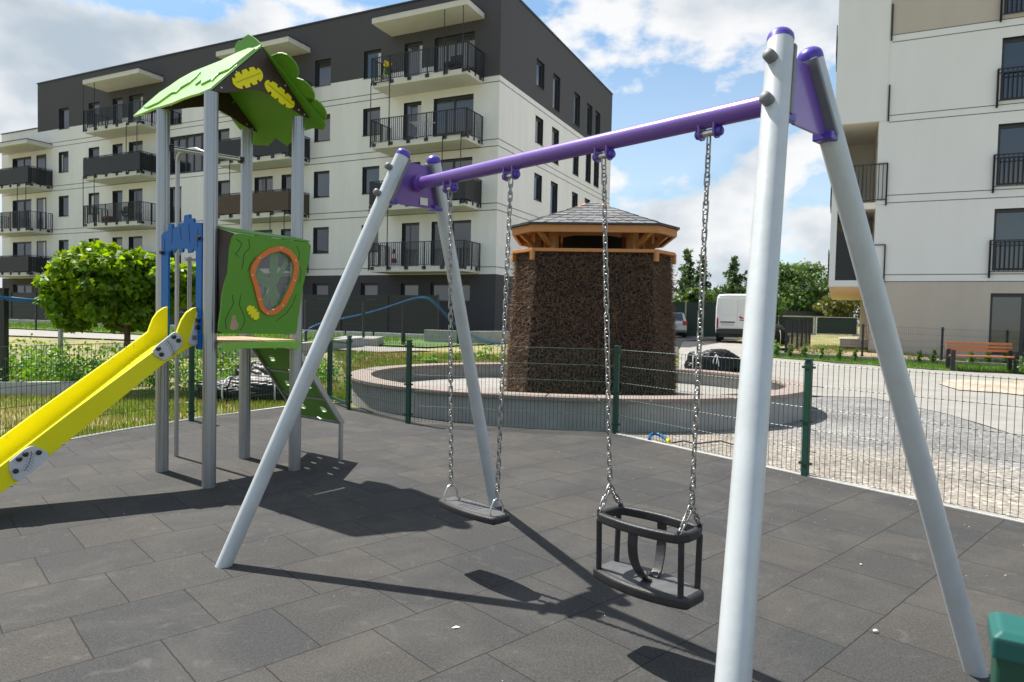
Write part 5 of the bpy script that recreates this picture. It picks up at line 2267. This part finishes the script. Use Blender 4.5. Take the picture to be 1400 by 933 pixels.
for a, c in zip(x, y):
    r0, z = random.uniform(.08, .3), HT(a, c)
    for k in range(26):
        pts.append((a + random.gauss(0, r0 * .6), c + random.gauss(0, r0 * .6), z + abs(random.gauss(0, r0 * .6))))
o = leaves('weeds', pts, .10, OVAL, M['weed'], None, up=.6)
o['kind'] = 'stuff'

# ------------------------------------------------------------------ low walls and yards on the left and behind


def wall_run(name, label, pts, w, h, m, cat='low wall', z0=-.15):
    b = MB()
    for i in range(len(pts) - 1):
        p, q = Vector((*pts[i], 0)), Vector((*pts[i + 1], 0))
        n = (q - p).normalized()
        n = Vector((-n.y, n.x, 0)) * w
        k = max(1, int((q - p).length / 1.5))
        for j in range(k):
            a, c = p.lerp(q, j / k), p.lerp(q, (j + 1) / k - .004)
            vs = []
            for e in (a, c):
                g = HT(e.x, e.y)
                for o, z in ((0, z0), (1, z0), (1, h), (0, h)):
                    vs.append(Vector((e.x + n.x * o, e.y + n.y * o, g + z)))
            b.add(vs, [(0, 1, 5, 4), (1, 2, 6, 5), (2, 3, 7, 6), (3, 0, 4, 7), (0, 3, 2, 1), (4, 5, 6, 7)])
    return tag(b.build(name, m, bevel=.008), label, cat)


wall_run('edging_wall', 'low pale edging wall in front of the tall weeds at the far left', [(-12, 10.55), (-8.5, 10.85), (-7.1, 11.35)], .12, .20, M['kerb'], cat='edging wall')
pA, pB, pC = G(290, 486), G(410, 484), G(498, 474)
wall_run('retaining_wall', 'long low concrete retaining wall beyond the grass and the play tower', [(pA.x - 2, pA.y - .6), (pA.x, pA.y), (pB.x, pB.y), (pC.x, pC.y)], .25, .27, M['conc'], cat='retaining wall')
pD, pE, pF = G(505, 468), G(640, 473), G(700, 470)
wall_run('retaining_wall', 'concrete step block behind the grass left of the brushwood tower', [(pC.x + .2, pC.y + .5), (pD.x + .6, pD.y - .6)], 1.2, .22, M['conc'], cat='concrete block')
wall_run('retaining_wall', 'grey concrete wall running to the house corner behind the left swing chain', [(pD.x + 1.6, pD.y + 1.8), (pE.x, pE.y + 2.2), (pF.x + 1.2, pF.y + 2.5)], .25, .42, M['conc'], cat='retaining wall')


def hp(s, out):
    p = on_house(s, out, 0)
    return (p.x, p.y)


poly_sheet('path', [hp(-4, 11.2), hp(45, 11.2), hp(45, 15.2), hp(14, 15.4), hp(6, 13.8), hp(-3, 12.6)], -.004, M['pave'])
poly_sheet('lawn', [hp(-3, 4.3), hp(45, 4.3), hp(45, 10.2), hp(-3, 10.2)], -.006, M['lawnbase'])
grass('grass', [hp(0, 5), hp(26, 5), hp(26, 10), hp(0, 10)], 9000, .14, M['blade'], None, .014)
scr = thing('screen_fence', 'dark privacy fence with woven strips in front of the long house', 'fence', (KL[0], KL[1], 0), BROT)
xs = [-.6 - 2.5 * i for i in range(15)]
for i, xx in enumerate(xs):
    b = MB()
    b.bx(xx - .04, xx + .04, -3.94, -3.86, .3, 2.30)
    b.build('fence_post', M['anth'], scr)
    if i:
        b = MB()
        z = .52
        while z < 2.1:
            b.bx(xs[i] + .05, xs[i - 1] - .05, -3.905, -3.895, z, z + .185)
            z += .195
        b.build('screen_panel', M['screen'], scr)
wall_run('edging_wall', 'pale kerb along the foot of the dark privacy fence', [hp(38, 4.25), hp(-1, 4.25)], .12, .18, M['kerb'], cat='kerb')
GP = [G(418, 473), G(475, 470), G(493, 471), G(512, 468), G(552, 471), G(576, 473), G(626, 470)]
GP = [(p.x, p.y) for p in GP]
lnA, lnB = Vector(GP[0]), Vector(GP[-1])
gpl = [tuple(lnA.lerp(lnB, (Vector(p) - lnA).dot(lnB - lnA) / (lnB - lnA).length_squared)) for p in (GP[0], GP[1], GP[3], GP[4], GP[5], GP[6])]
run_fence('garden_fence', 'thin anthracite mesh garden fence with the blue conduit hung over it', 'fence', gpl, 1.28, M['anth'], s=.07, wire=.0022, step=.1)
bp_ = G(5, 533)
b = MB()
b.bx(-.055, .055, -.055, .055, -.1, 1.72)
t = thing('fence_post', 'thick black post at the left edge carrying the blue conduit', 'post', (bp_.x, bp_.y, bp_.z))
b.build('post_tube', M['anth'], t, bevel=.004)
b = MB()
b.bx(-.062, .062, -.062, .062, 1.72, 1.75)
b.build('post_cap', M['plastic'], t)
gp_ = G(83, 519)
t = thing('fence_post', 'thin grey steel post standing among the tall weeds', 'post', (gp_.x, gp_.y, gp_.z))
b = MB()
b.tube([(0, 0, -.1), (0, 0, 1.22)], .045, 14)
b.build('post_tube', M['alu'], t)
b = MB()
b.dome((0, 0, 1.22), (0, 0, 1), .046, h=.4)
b.build('post_cap', M['alu'], t)
YF = [(hp(9 + 2.5 * i, 15.9)) for i in range(6)]
run_fence('garden_fence', 'anthracite mesh yard fence beyond the weeds behind the maple', 'fence', [hp(s, 10.9) for s in (8, 10.5, 13, 15.5, 18, 20.5, 23)], 1.25, M['anth'], s=.07, wire=.0022, step=.1)

# blue conduit
b = MB()
for o in (0, .028, .055):
    A = Vector((bp_.x - 3.0, bp_.y - .5, bp_.z + 1.62 + o))
    B_ = Vector((bp_.x, bp_.y - .07 - o, bp_.z + 1.55 + o))
    mids = [DP(50, 413 - o * 40, bp_.y + .3), DP(140, 420, bp_.y + 1.2), DP(250, 428, 13.5), DP(330, 448, 15.5), DP(405, 459, 17.2)]
    q = [A, B_] + mids
    b.tube(q, .016, 8)
b.build('conduit', M['hose'])
bpy.data.objects['conduit'].name = 'blue_conduit'
tag(bpy.data.objects['blue_conduit'], 'blue conduit stretched from the thick black post past the maple tree', 'conduit')
b = MB()
Yc = gpl[0][1]
YY = lambda px: lnA.y + (lnB.y - lnA.y) * (px - 418) / (626 - 418)
for o in (-.04, 0, .04):
    raw = [(405, 461), (432, 443), (470, 435), (505, 428), (545, 415), (562, 409), (574, 406.5), (584, 407), (594, 414), (606, 427), (618, 440), (630, 450), (645, 459), (662, 467), (690, 471)]
    pts = [DP(px + o * 30, py - o * 22, YY(px) - .08 - o * .4) for px, py in raw]
    # round the line off
    for _ in range(2):
        pts = [pts[0]] + [x for i in range(len(pts) - 1) for x in (pts[i].lerp(pts[i + 1], .25), pts[i].lerp(pts[i + 1], .75))] + [pts[-1]]
    b.tube(pts, .010, 8)
tag(b.build('blue_conduit', M['hose']), 'blue conduit draped in a peak over the garden fence', 'conduit')
b = MB()
h0 = W(886, 597)
pts = [W(888, 601, .02), W(889, 595, .05), W(896, 592.5, .07), W(905, 596, .06), W(912, 602, .035)]
b.tube(pts, .022, 10)
hs = b.build('hose_stub', M['hose'])
tag(hs, 'short bent blue hose end lying by the mesh fence at the basin', 'hose')
b = MB()
b.tube([W(912, 602, .035), W(915.5, 604, .031)], .023, 10)
b.build('hose_coupling', M['yellow'], hs)
b = MB()
b.tube([W(918, 606, .012), W(935, 603, .012), W(950, 607, .012), W(985, 603, .012), W(1010, 610, .012)], .010, 6)
tag(b.build('black_cable', M['plastic']), 'black cable lying along the foot of the mesh fence beside the hose end', 'cable')


# ------------------------------------------------------------------ wrapped bundles
def bundle(label, loc, sx, sy, sz, rz, bands, seed, cat='bundle'):
    r_ = np.random.default_rng(seed)
    t = thing('wrapped_bundle', label, cat, loc, rz, 'black plastic bundles')
    b = bmesh.new()
    bmesh.ops.create_icosphere(b, subdivisions=6, radius=1)
    ph = r_.uniform(0, 6, 12)
    for v in b.verts:
        d = v.co.copy()
        x_, y_, z_ = d
        k = 1 + .10 * math.sin(3.1 * x_ + ph[0]) * math.cos(2.3 * y_ + ph[1]) + .07 * math.sin(6 * x_ + 4 * z_ + ph[2]) + .035 * abs(math.sin(13 * x_ + 9 * y_ + 5 * z_ + ph[3])) + .022 * abs(math.sin(21 * x_ - 17 * z_ + 4 * math.sin(5 * y_ + ph[6]) + ph[4])) + .014 * abs(math.sin(37 * x_ + 23 * y_ + 3 * math.sin(9 * z_ + ph[7]) + ph[5])) - .05 * max(0, 1 - abs(x_ + .25 * y_ - .35) * 9)
        zz = max(-.55, z_)
        # flat-ended roll
        px_ = math.copysign(abs(x_) ** .7, x_)
        v.co = Vector((px_ * sx * k, y_ * sy * k, (zz + .55) / 1.55 * 2 * sz * (k if zz > -.5 else 1)))
    me = bpy.data.meshes.new('foil_wrap')
    b.to_mesh(me)
    b.free()
    me.materials.append(M['foil'])
    for p in me.polygons:
        p.use_smooth = True
    o = bpy.data.objects.new('foil_wrap', me)
    COL.objects.link(o)
    o.parent = t
    for u, tw in bands:
        q = MB()
        f = math.sqrt(max(.05, 1 - (abs(u) ** (1 / .7)) ** 2))
        pts = []
        for i in range(33):
            a = -.45 + (PI + .9) * i / 32
            zz = max(-.55, f * math.sin(a) * 1.13)
            pts.append((u * sx + tw * math.cos(a) * sy, math.cos(a) * sy * f * 1.15, max(.0, (zz + .55) / 1.55 * 2 * sz)))
        q.tube(pts, .013, 6)
        q.build('tie_rope', M['rope'], o)
    return t


g1 = G(976, 508)
bundle('black plastic wrapped bundle tied with pale rope behind the basin rim', (g1.x, g1.y, g1.z), .70, .38, .27, R(-8), ((-.78, .12), (-.70, .05), (-.2, -.5), (.3, .8), (.37, .7)), 5)
g2 = G(352, 545)
bundle('black plastic wrapped bundle lying in the grass behind the play tower', (g2.x, g2.y, g2.z), .95, .30, .17, R(8), ((-.45, .15), (.3, -.2)), 9)
bundle('smaller knotted black bundle leaning on the one in the grass', (g2.x - .05, g2.y + .45, g2.z), .6, .35, .27, R(-12), ((-.3, .2),), 12)
g3 = G(1060, 471)
bundle('black bin bag heap beyond the drive between the swing legs', (g3.x, g3.y, g3.z), .55, .5, .38, 0, ((.1, .1),), 21)

# ------------------------------------------------------------------ bench, saplings, black yard fence
p0, p1 = G(1298, 505), G(1383, 509)
mid = (p0 + p1) / 2
bz = math.atan2(p1.y - p0.y, p1.x - p0.x)
BL = (p1 - p0).length
bench = thing('park_bench', 'orange-brown slatted bench with black end posts on the lawn by the white house', 'bench', (mid.x, mid.y, mid.z), bz)
for k, z in enumerate((.60, .70, .80)):
    b = MB()
    b.box((0, .16 + k * .02, z), (BL + .12, .035, .075))
    b.build('backrest_slat', M['bench'], bench, bevel=.005)
for k in range(3):
    b = MB()
    b.box((0, -.22 + k * .13, .43), (BL, .11, .04))
    b.build('seat_slat', M['bench'], bench, bevel=.005)
for sx in (-1, 1):
    b = MB()
    b.bx(sx * BL / 2 - .05, sx * BL / 2 + .05, -.30, -.20, -.1, .60)
    b.bx(sx * BL / 2 - .05, sx * BL / 2 + .05, .10, .20, -.1, .62)
    b.bx(sx * BL / 2 - .045, sx * BL / 2 + .045, -.21, .11, .36, .41)
    b.build('end_frame', M['anth'], bench, bevel=.006)


def sapling(label, loc, h, w, n=90, m=None):
    t = thing('sapling', label, 'shrub', loc, 0, 'young shrubs along the lawn')
    b = MB()
    for i in range(4):
        limb(b, (0, 0, -.05), (random.uniform(-w, w) * .35, random.uniform(-w, w) * .35, h * random.uniform(.7, .95)), .008, .003, .01, 3)
    b.build('stem', M['bark'], t)
    P_, d_ = blob_points([(0, 0, h * .35, w * .4, w * .4, h * .3), (w * .1, 0, h * .7, w * .3, w * .3, h * .3)], n, .1)
    leaves('foliage', P_, .085, OVAL, m or M['sapling'], t)
    return t


SAPS = [(1061, 487, 'leftmost young shrub at the black fence corner'), (1080, 488, 'young shrub second from the black fence corner'), (1099, 489, 'young shrub just above the green fence post cap'), (1122, 491, 'young shrub third of the row left of the rear swing leg'), (1147, 493, 'young shrub beside the tall black fence post'),
        (1168, 494, 'young shrub right behind the edge of the rear swing leg'), (1256, 496, 'young shrub right of the rear swing leg'), (1275, 497, 'young shrub between swing leg and bench'), (1326, 499, 'young shrub seen under the left half of the bench'), (1350, 499, 'young shrub seen under the middle of the bench'), (1374, 500, 'young shrub seen under the right end of the bench')]
for px, py, lb in SAPS:
    p = G(px, py)
    sapling(lb, (p.x, p.y, p.z), random.uniform(.38, .5), .22)
p = G(1412, 512)
sapling('large pale green bush at the right edge of the photo beyond the bench', (p.x, p.y, p.z), .85, 1.0, 420)
hed = thing('hedge_bush', 'loose light green bush at the corner post of the black yard fence', 'shrub', tuple(G(1066, 484)))
P_, d_ = blob_points([(-.2, .3, .25, .35, .5, .25), (-.1, 1.2, .25, .35, .6, .28), (0, 2.2, .28, .35, .7, .28)], 700, .2)
leaves('foliage', P_, .09, OVAL, M['sapling'], hed)

fa = G(1074, 486)
fb = G(1378, 501)
F0 = Vector((fa.x, fa.y))
ev = (Vector((fb.x, fb.y)) - F0).normalized()
nv = Vector((math.sin(-BROT), math.cos(BROT)))
fq = G(1110, 472)
fv = (Vector((fq.x, fq.y)) - F0).normalized()
run_fence('yard_fence', 'black bar fence running away from the corner beside the drive', 'fence', [tuple(F0 + fv * 1.7 * i) for i in range(6)], 1.12, M['anth'], s=.09, wire=.006, step=.14, hstep=.5)
run_fence('yard_fence', 'thin black mesh fence between the lawn and the white house', 'fence', [tuple(F0 + ev * 2.35 * i) for i in range(5)], 1.12, M['anth'], s=.06, wire=.002, step=.06)
kerb_run('kerb_strip', [tuple(F0 + ev * d_ - nv * .15) for d_ in (-.5, 3, 6, 9.5)], .1, .1, M['conc'])
poly_sheet('yard_soil', [tuple(F0 + ev * a + nv * c) for a, c in ((0.1, .1), (9.5, .1), (9.5, 2.4), (3.6, 2.4), (3.6, 9), (.1, 9))], .002, M['soil'])
YD = [tuple(F0 + ev * a + nv * c) for a, c in ((0.1, .1), (9.5, .1), (9.5, 2.4), (3.6, 2.4), (3.6, 9), (.1, 9))]
grass('grass', YD, 6000, .13, M['blade'], .3, .012)
grass('dry_grass', YD, 4000, .10, M['dryblade'], .2, .01)
pq = F0 + ev * 2.4 + nv * 4.4
t = thing('pallet_stack', 'stack of grey paving slabs under a white sheet beside the house wall', 'pallet', (pq.x, pq.y, HT(pq.x, pq.y)), BROT)
b = MB()
for i in range(3):
    b.bx(-.75, .75, -.45 + i * .38, -.33 + i * .38, 0, .12)
b.build('pallet', M['woodslat'], t)
b = MB()
for i in range(3):
    b.bx(-.7, .7, -.45, .45, .121 + i * .1, .215 + i * .1)
b.build('slabs', M['conc'], t, bevel=.006)
b = MB()
b.bx(-.74, .76, -.48, .5, .42, .455)
b.build('white_sheet', M['whitepl'], t, bevel=.015)

# ------------------------------------------------------------------ van, cars, site fence
vg = G(1004, 469)
VY = vg.y
van = thing('delivery_van', 'white panel van seen from behind, parked beyond the brushwood tower', 'van', (vg.x + .1, vg.y, vg.z), -math.atan2(vg.x, vg.y) - R(1.0))
# cross-sections along the length (y forward), width narrows to the roof
sections = [(0.0, .93, 2.22, .42), (.06, .97, 2.28, .42), (3.6, .99, 2.32, .42), (4.15, .98, 2.22, .42), (4.75, .96, 1.55, .42), (5.45, .92, 1.22, .42), (5.6, .84, .95, .45)]
b = MB()
rings = []
for y_, hw, zt, zb in sections:
    pts = [(-hw * .97, zb), (-hw, zb + .25), (-hw, zb + .62 * (zt - zb)), (-hw * .955, zt - .16), (-hw * .88, zt - .03), (-hw * .5, zt), (hw * .5, zt), (hw * .88, zt - .03), (hw * .955, zt - .16), (hw, zb + .62 * (zt - zb)), (hw, zb + .25), (hw * .97, zb)]
    rings.append([Vector((x_, y_, z_)) for x_, z_ in pts])
n = 12
vs = [v for r in rings for v in r]
fs = [(i * n + j, i * n + (j + 1) % n, (i + 1) * n + (j + 1) % n, (i + 1) * n + j) for i in range(len(rings) - 1) for j in range(n)]
fs += [tuple(range(n)), tuple(reversed(range((len(rings) - 1) * n, len(rings) * n)))]
b.add(vs, fs)
body = b.build('van_body', M['vanpaint'], van, bevel=.03, seg=3)
for sx in (-1, 1):
    b = MB()
    b.bx(min(sx * .012, sx * .84), max(sx * .012, sx * .84), -.022, .0, .60, 2.10)
    d_ = b.build('rear_door', M['vanpaint'], van, bevel=.02, seg=3)
    b = MB()
    b.bx(min(sx * .12, sx * .74), max(sx * .12, sx * .74), -.032, -.0225, 1.32, 1.94)
    b.build('door_panel', M['vanpaint'], d_, bevel=.02)
    b = MB()
    b.bx(min(sx * .845, sx * .93), max(sx * .845, sx * .93), -.03, .05, .68, 1.15)
    b.build('tail_lamp', M['redlamp'], van, bevel=.015)
    for yy in (1.0, 4.45):
        b = MB()
        b.tube([(sx * .72, yy, .34), (sx * .95, yy, .34)], .34, 22)
        w = b.build('wheel', M['tyre'], van, bevel=.02)
        b = MB()
        b.tube([(sx * .945, yy, .34), (sx * .958, yy, .34)], .2, 18)
        b.build('rim', M['steel'], w)
    b = MB()
    b.bx(min(sx * 1.0, sx * 1.2), max(sx * 1.0, sx * 1.2), 4.15, 4.28, 1.2, 1.5)
    b.build('mirror', M['plastic'], van, bevel=.03)
b = MB()
b.bx(-.93, .93, -.12, .10, .40, .66)
b.build('rear_bumper', M['plastic'], van, bevel=.04)
b = MB()
b.bx(-.72, -.14, -.030, -.0225, .79, .92)
b.build('number_plate', M['plate'], van)
b = MB()
b.bx(-.76, -.10, -.034, -.0225, .935, .99)
b.build('plate_light_bar', M['plastic'], van)
b = MB()
b.add([Vector((.05, -.024, 1.24)), Vector((.16, -.024, 1.24)), Vector((.34, -.024, 1.13)), Vector((.12, -.024, 1.13))], [(0, 1, 2, 3)])
b.bx(.10, .36, -.04, -.0225, 1.04, 1.09)
b.build('door_handle', M['redlamp'], van)
b = MB()
b.bx(-.8, .8, .1, 5.2, .25, .42)
b.tube([(-.1, .0, .28), (-.1, -.2, .30)], .04, 8)
b.build('underbody', M['plastic'], van)

cg = DP(918, 452, VY + 7.5)
car = thing('parked_car', 'silver hatchback half hidden behind the brushwood tower', 'car', (cg.x, cg.y, HT(cg.x, cg.y)), -R(12))
b = MB()
prof_ = [(0, .45), (0, .85), (.12, 1.0), (.45, 1.38), (.8, 1.47), (2.0, 1.48), (2.7, 1.05), (3.7, .92), (4.0, .7), (4.02, .35), (.1, .3)]
secs = []
vs = [Vector((sx * (.86 if z_ < 1.05 else .70), y_, z_)) for sx in (-1, 1) for y_, z_ in prof_]
n = len(prof_)
b.add(vs, [tuple(range(n)), tuple(reversed(range(n, 2 * n)))] + [(i, i + n, (i + 1) % n + n, (i + 1) % n) for i in range(n)])
b.build('car_body', M['silver'], car, bevel=.06, seg=3)
b = MB()
b.add([Vector((-.66, .10, .99)), Vector((.66, .10, .99)), Vector((.58, .42, 1.38)), Vector((-.58, .42, 1.38))], [(0, 1, 2, 3)])
for v in range(4):
    b.v[v] = tuple(Vector(b.v[v]) + Vector((0, -.012, .012)))
b.build('rear_window', M['glass'], car, recalc=False)
for sx in (-1, 1):
    b = MB()
    b.add([Vector((sx * .872, .5, 1.03)), Vector((sx * .872, 2.5, 1.05)), Vector((sx * .725, 1.9, 1.42)), Vector((sx * .725, .7, 1.42))], [(0, 1, 2, 3)])
    b.build('side_window', M['glass'], car, recalc=False)
    b = MB()
    b.bx(min(sx * .62, sx * .87), max(sx * .62, sx * .87), -.02, .08, .72, .98)
    b.build('tail_lamp', M['redlamp'], car, bevel=.02)
    for yy in (.75, 3.2):
        b = MB()
        b.tube([(sx * .68, yy, .31), (sx * .88, yy, .31)], .31, 20)
        w = b.build('wheel', M['tyre'], car, bevel=.02)
        b = MB()
        b.tube([(sx * .878, yy, .31), (sx * .889, yy, .31)], .19, 16)
        b.build('rim', M['steel'], w)
b = MB()
b.bx(-.26, .26, -.02, .0, .55, .66)
b.build('number_plate', M['plate'], car)

for k, (pa, pb, Y0, Y1, h, lb) in enumerate((((925), (985), VY + 9, VY + 8, 2.1, 'dark green covered site fence behind the van and the silver car'),)):
    A, B_ = DP(pa - 12, 455, Y0), DP(pb, 455, Y1)
    t = thing('site_fence', lb, 'fence', (A.x, A.y, HT(A.x, A.y)))
    L = Vector((B_.x - A.x, B_.y - A.y, 0))
    nseg = 3
    for i in range(nseg + 1):
        q = L * (i / nseg)
        b = MB()
        b.tube([(q.x, q.y, -.1), (q.x, q.y, h + (1.1 if i == 2 else .1))], .035, 10)
        b.build('fence_post', M['conc'], t)
        if i:
            q0 = L * ((i - 1) / nseg)
            b = MB()
            dn = L.normalized()
            b.bar(q0 + dn * .05 + Vector((0, .02, h / 2 + .05)), q - dn * .05 + Vector((0, .02, h / 2 + .05)), .02, h - .1)
            b.build('green_tarp', M['tarp'], t)
sp = [DP(1046, 455, 61.5), DP(1065, 455, 61.3), DP(1112, 455, 60.7), DP(1116, 455, 60.65), DP(1172, 455, 60)]
t = thing('site_fence', 'mobile site fence with dark green sheeting beyond the yard at the white house', 'fence', (sp[0].x, sp[0].y, HT(sp[0].x, sp[0].y)))
for i, (a, c) in enumerate(((0, 1), (1, 2), (3, 4))):
    A, B_ = sp[a] - sp[0], sp[c] - sp[0]
    A.z = B_.z = 0
    b = MB()
    for z in (.1, 1.60):
        b.bar(A + Vector((0, 0, z)), B_ + Vector((0, 0, z)), .045, .045)
    for e in (A, B_):
        b.bar(e + Vector((0, 0, -.02)), e + Vector((0, 0, 1.62)), .06, .06)
    fr_ = b.build('panel_frame', M['steel'], t)
    dn = (B_ - A).normalized()
    b = MB()
    b.bar(A + dn * .04 + Vector((0, .04, .84)), B_ - dn * .04 + Vector((0, .04, .84)), .01, 1.46)
    b.build('green_tarp', M['tarp'], fr_)
    b = MB()
    b.box(B_ + Vector((-.1, 0, .05)), (.55, .22, .14))
    b.build('foot_block', M['conc'], fr_, bevel=.01)
sh = DP(1101, 455, 68)
t = thing('flat_roof_shed', 'low dark flat-roofed shed peeping over the mobile site fence', 'shed', (sh.x, sh.y, HT(sh.x, sh.y)))
b = MB()
b.bx(-2.3, 2.2, 0, 4, -.1, 1.78)
b.build('shed_wall', M['slab'], t)
b = MB()
b.bx(-2.6, 2.5, -.3, 4.3, 1.78, 2.22)
b.build('shed_roof', M['roofedge'], t)

# small chips and litter on the tiles
pts_x, pts_y = scatter([(2.0, 7.2), (2.75, 6.25), (4.2, 4.2), (5.0, 2.0), (1.0, 1.6), (-3, 2), (-3.5, 6), (0, 7.5)], 1500)
wgt = []
b = MB()
for a, c in zip(pts_x, pts_y):
    dd = abs((a - 2.8) * .82 + (c - 6.34) * .57)
    if random.random() > math.exp(-dd * 1.6) + .05:
        continue
    r = random.uniform(.002, .0085) * random.uniform(.5, 1)
    p = Vector((a, c, r * .5))
    vs = [p + Vector((random.uniform(-1, 1), random.uniform(-1, 1), random.uniform(-.6, .8))) * r for _ in range(6)]
    b.add(vs, [(0, 1, 2), (0, 2, 3), (0, 3, 1), (1, 2, 4), (2, 3, 5), (3, 1, 5), (4, 2, 5), (1, 4, 5)])
o = b.build('stone_chips', M['pebble'])
o['kind'] = 'stuff'
for px, py, r, lb in ((1197, 865, .011, 'pale round pebble lying on the tiles by the right leg'), (1177, 773, .007, 'small pale pebble beside the rear right swing leg'), (945, 827, .007, 'small white pebble below the cradle swing')):
    p = W(px, py)
    bm_ = bmesh.new()
    bmesh.ops.create_icosphere(bm_, subdivisions=2, radius=r)
    for v in bm_.verts:
        v.co = Vector((v.co.x * random.uniform(1.0, 1.25), v.co.y * random.uniform(.8, 1.0), v.co.z * .75 + r * .7))
    me = bpy.data.meshes.new('pebble')
    bm_.to_mesh(me)
    bm_.free()
    me.materials.append(M['pebble'])
    for q in me.polygons:
        q.use_smooth = True
    o = bpy.data.objects.new('pebble', me)
    o.location = p
    COL.objects.link(o)
    tag(o, lb, 'pebble')
b = MB()
p = W(623, 859)
b.add([p + Vector((-.02, -.004, .002)), p + Vector((-.004, -.012, .006)), p + Vector((.022, .006, .003)), p + Vector((.0, .010, .007))], [(0, 1, 2, 3)])
tag(b.build('fallen_petal', M['whitepl']), 'tiny white petal on the tiles at the lower left', 'petal')
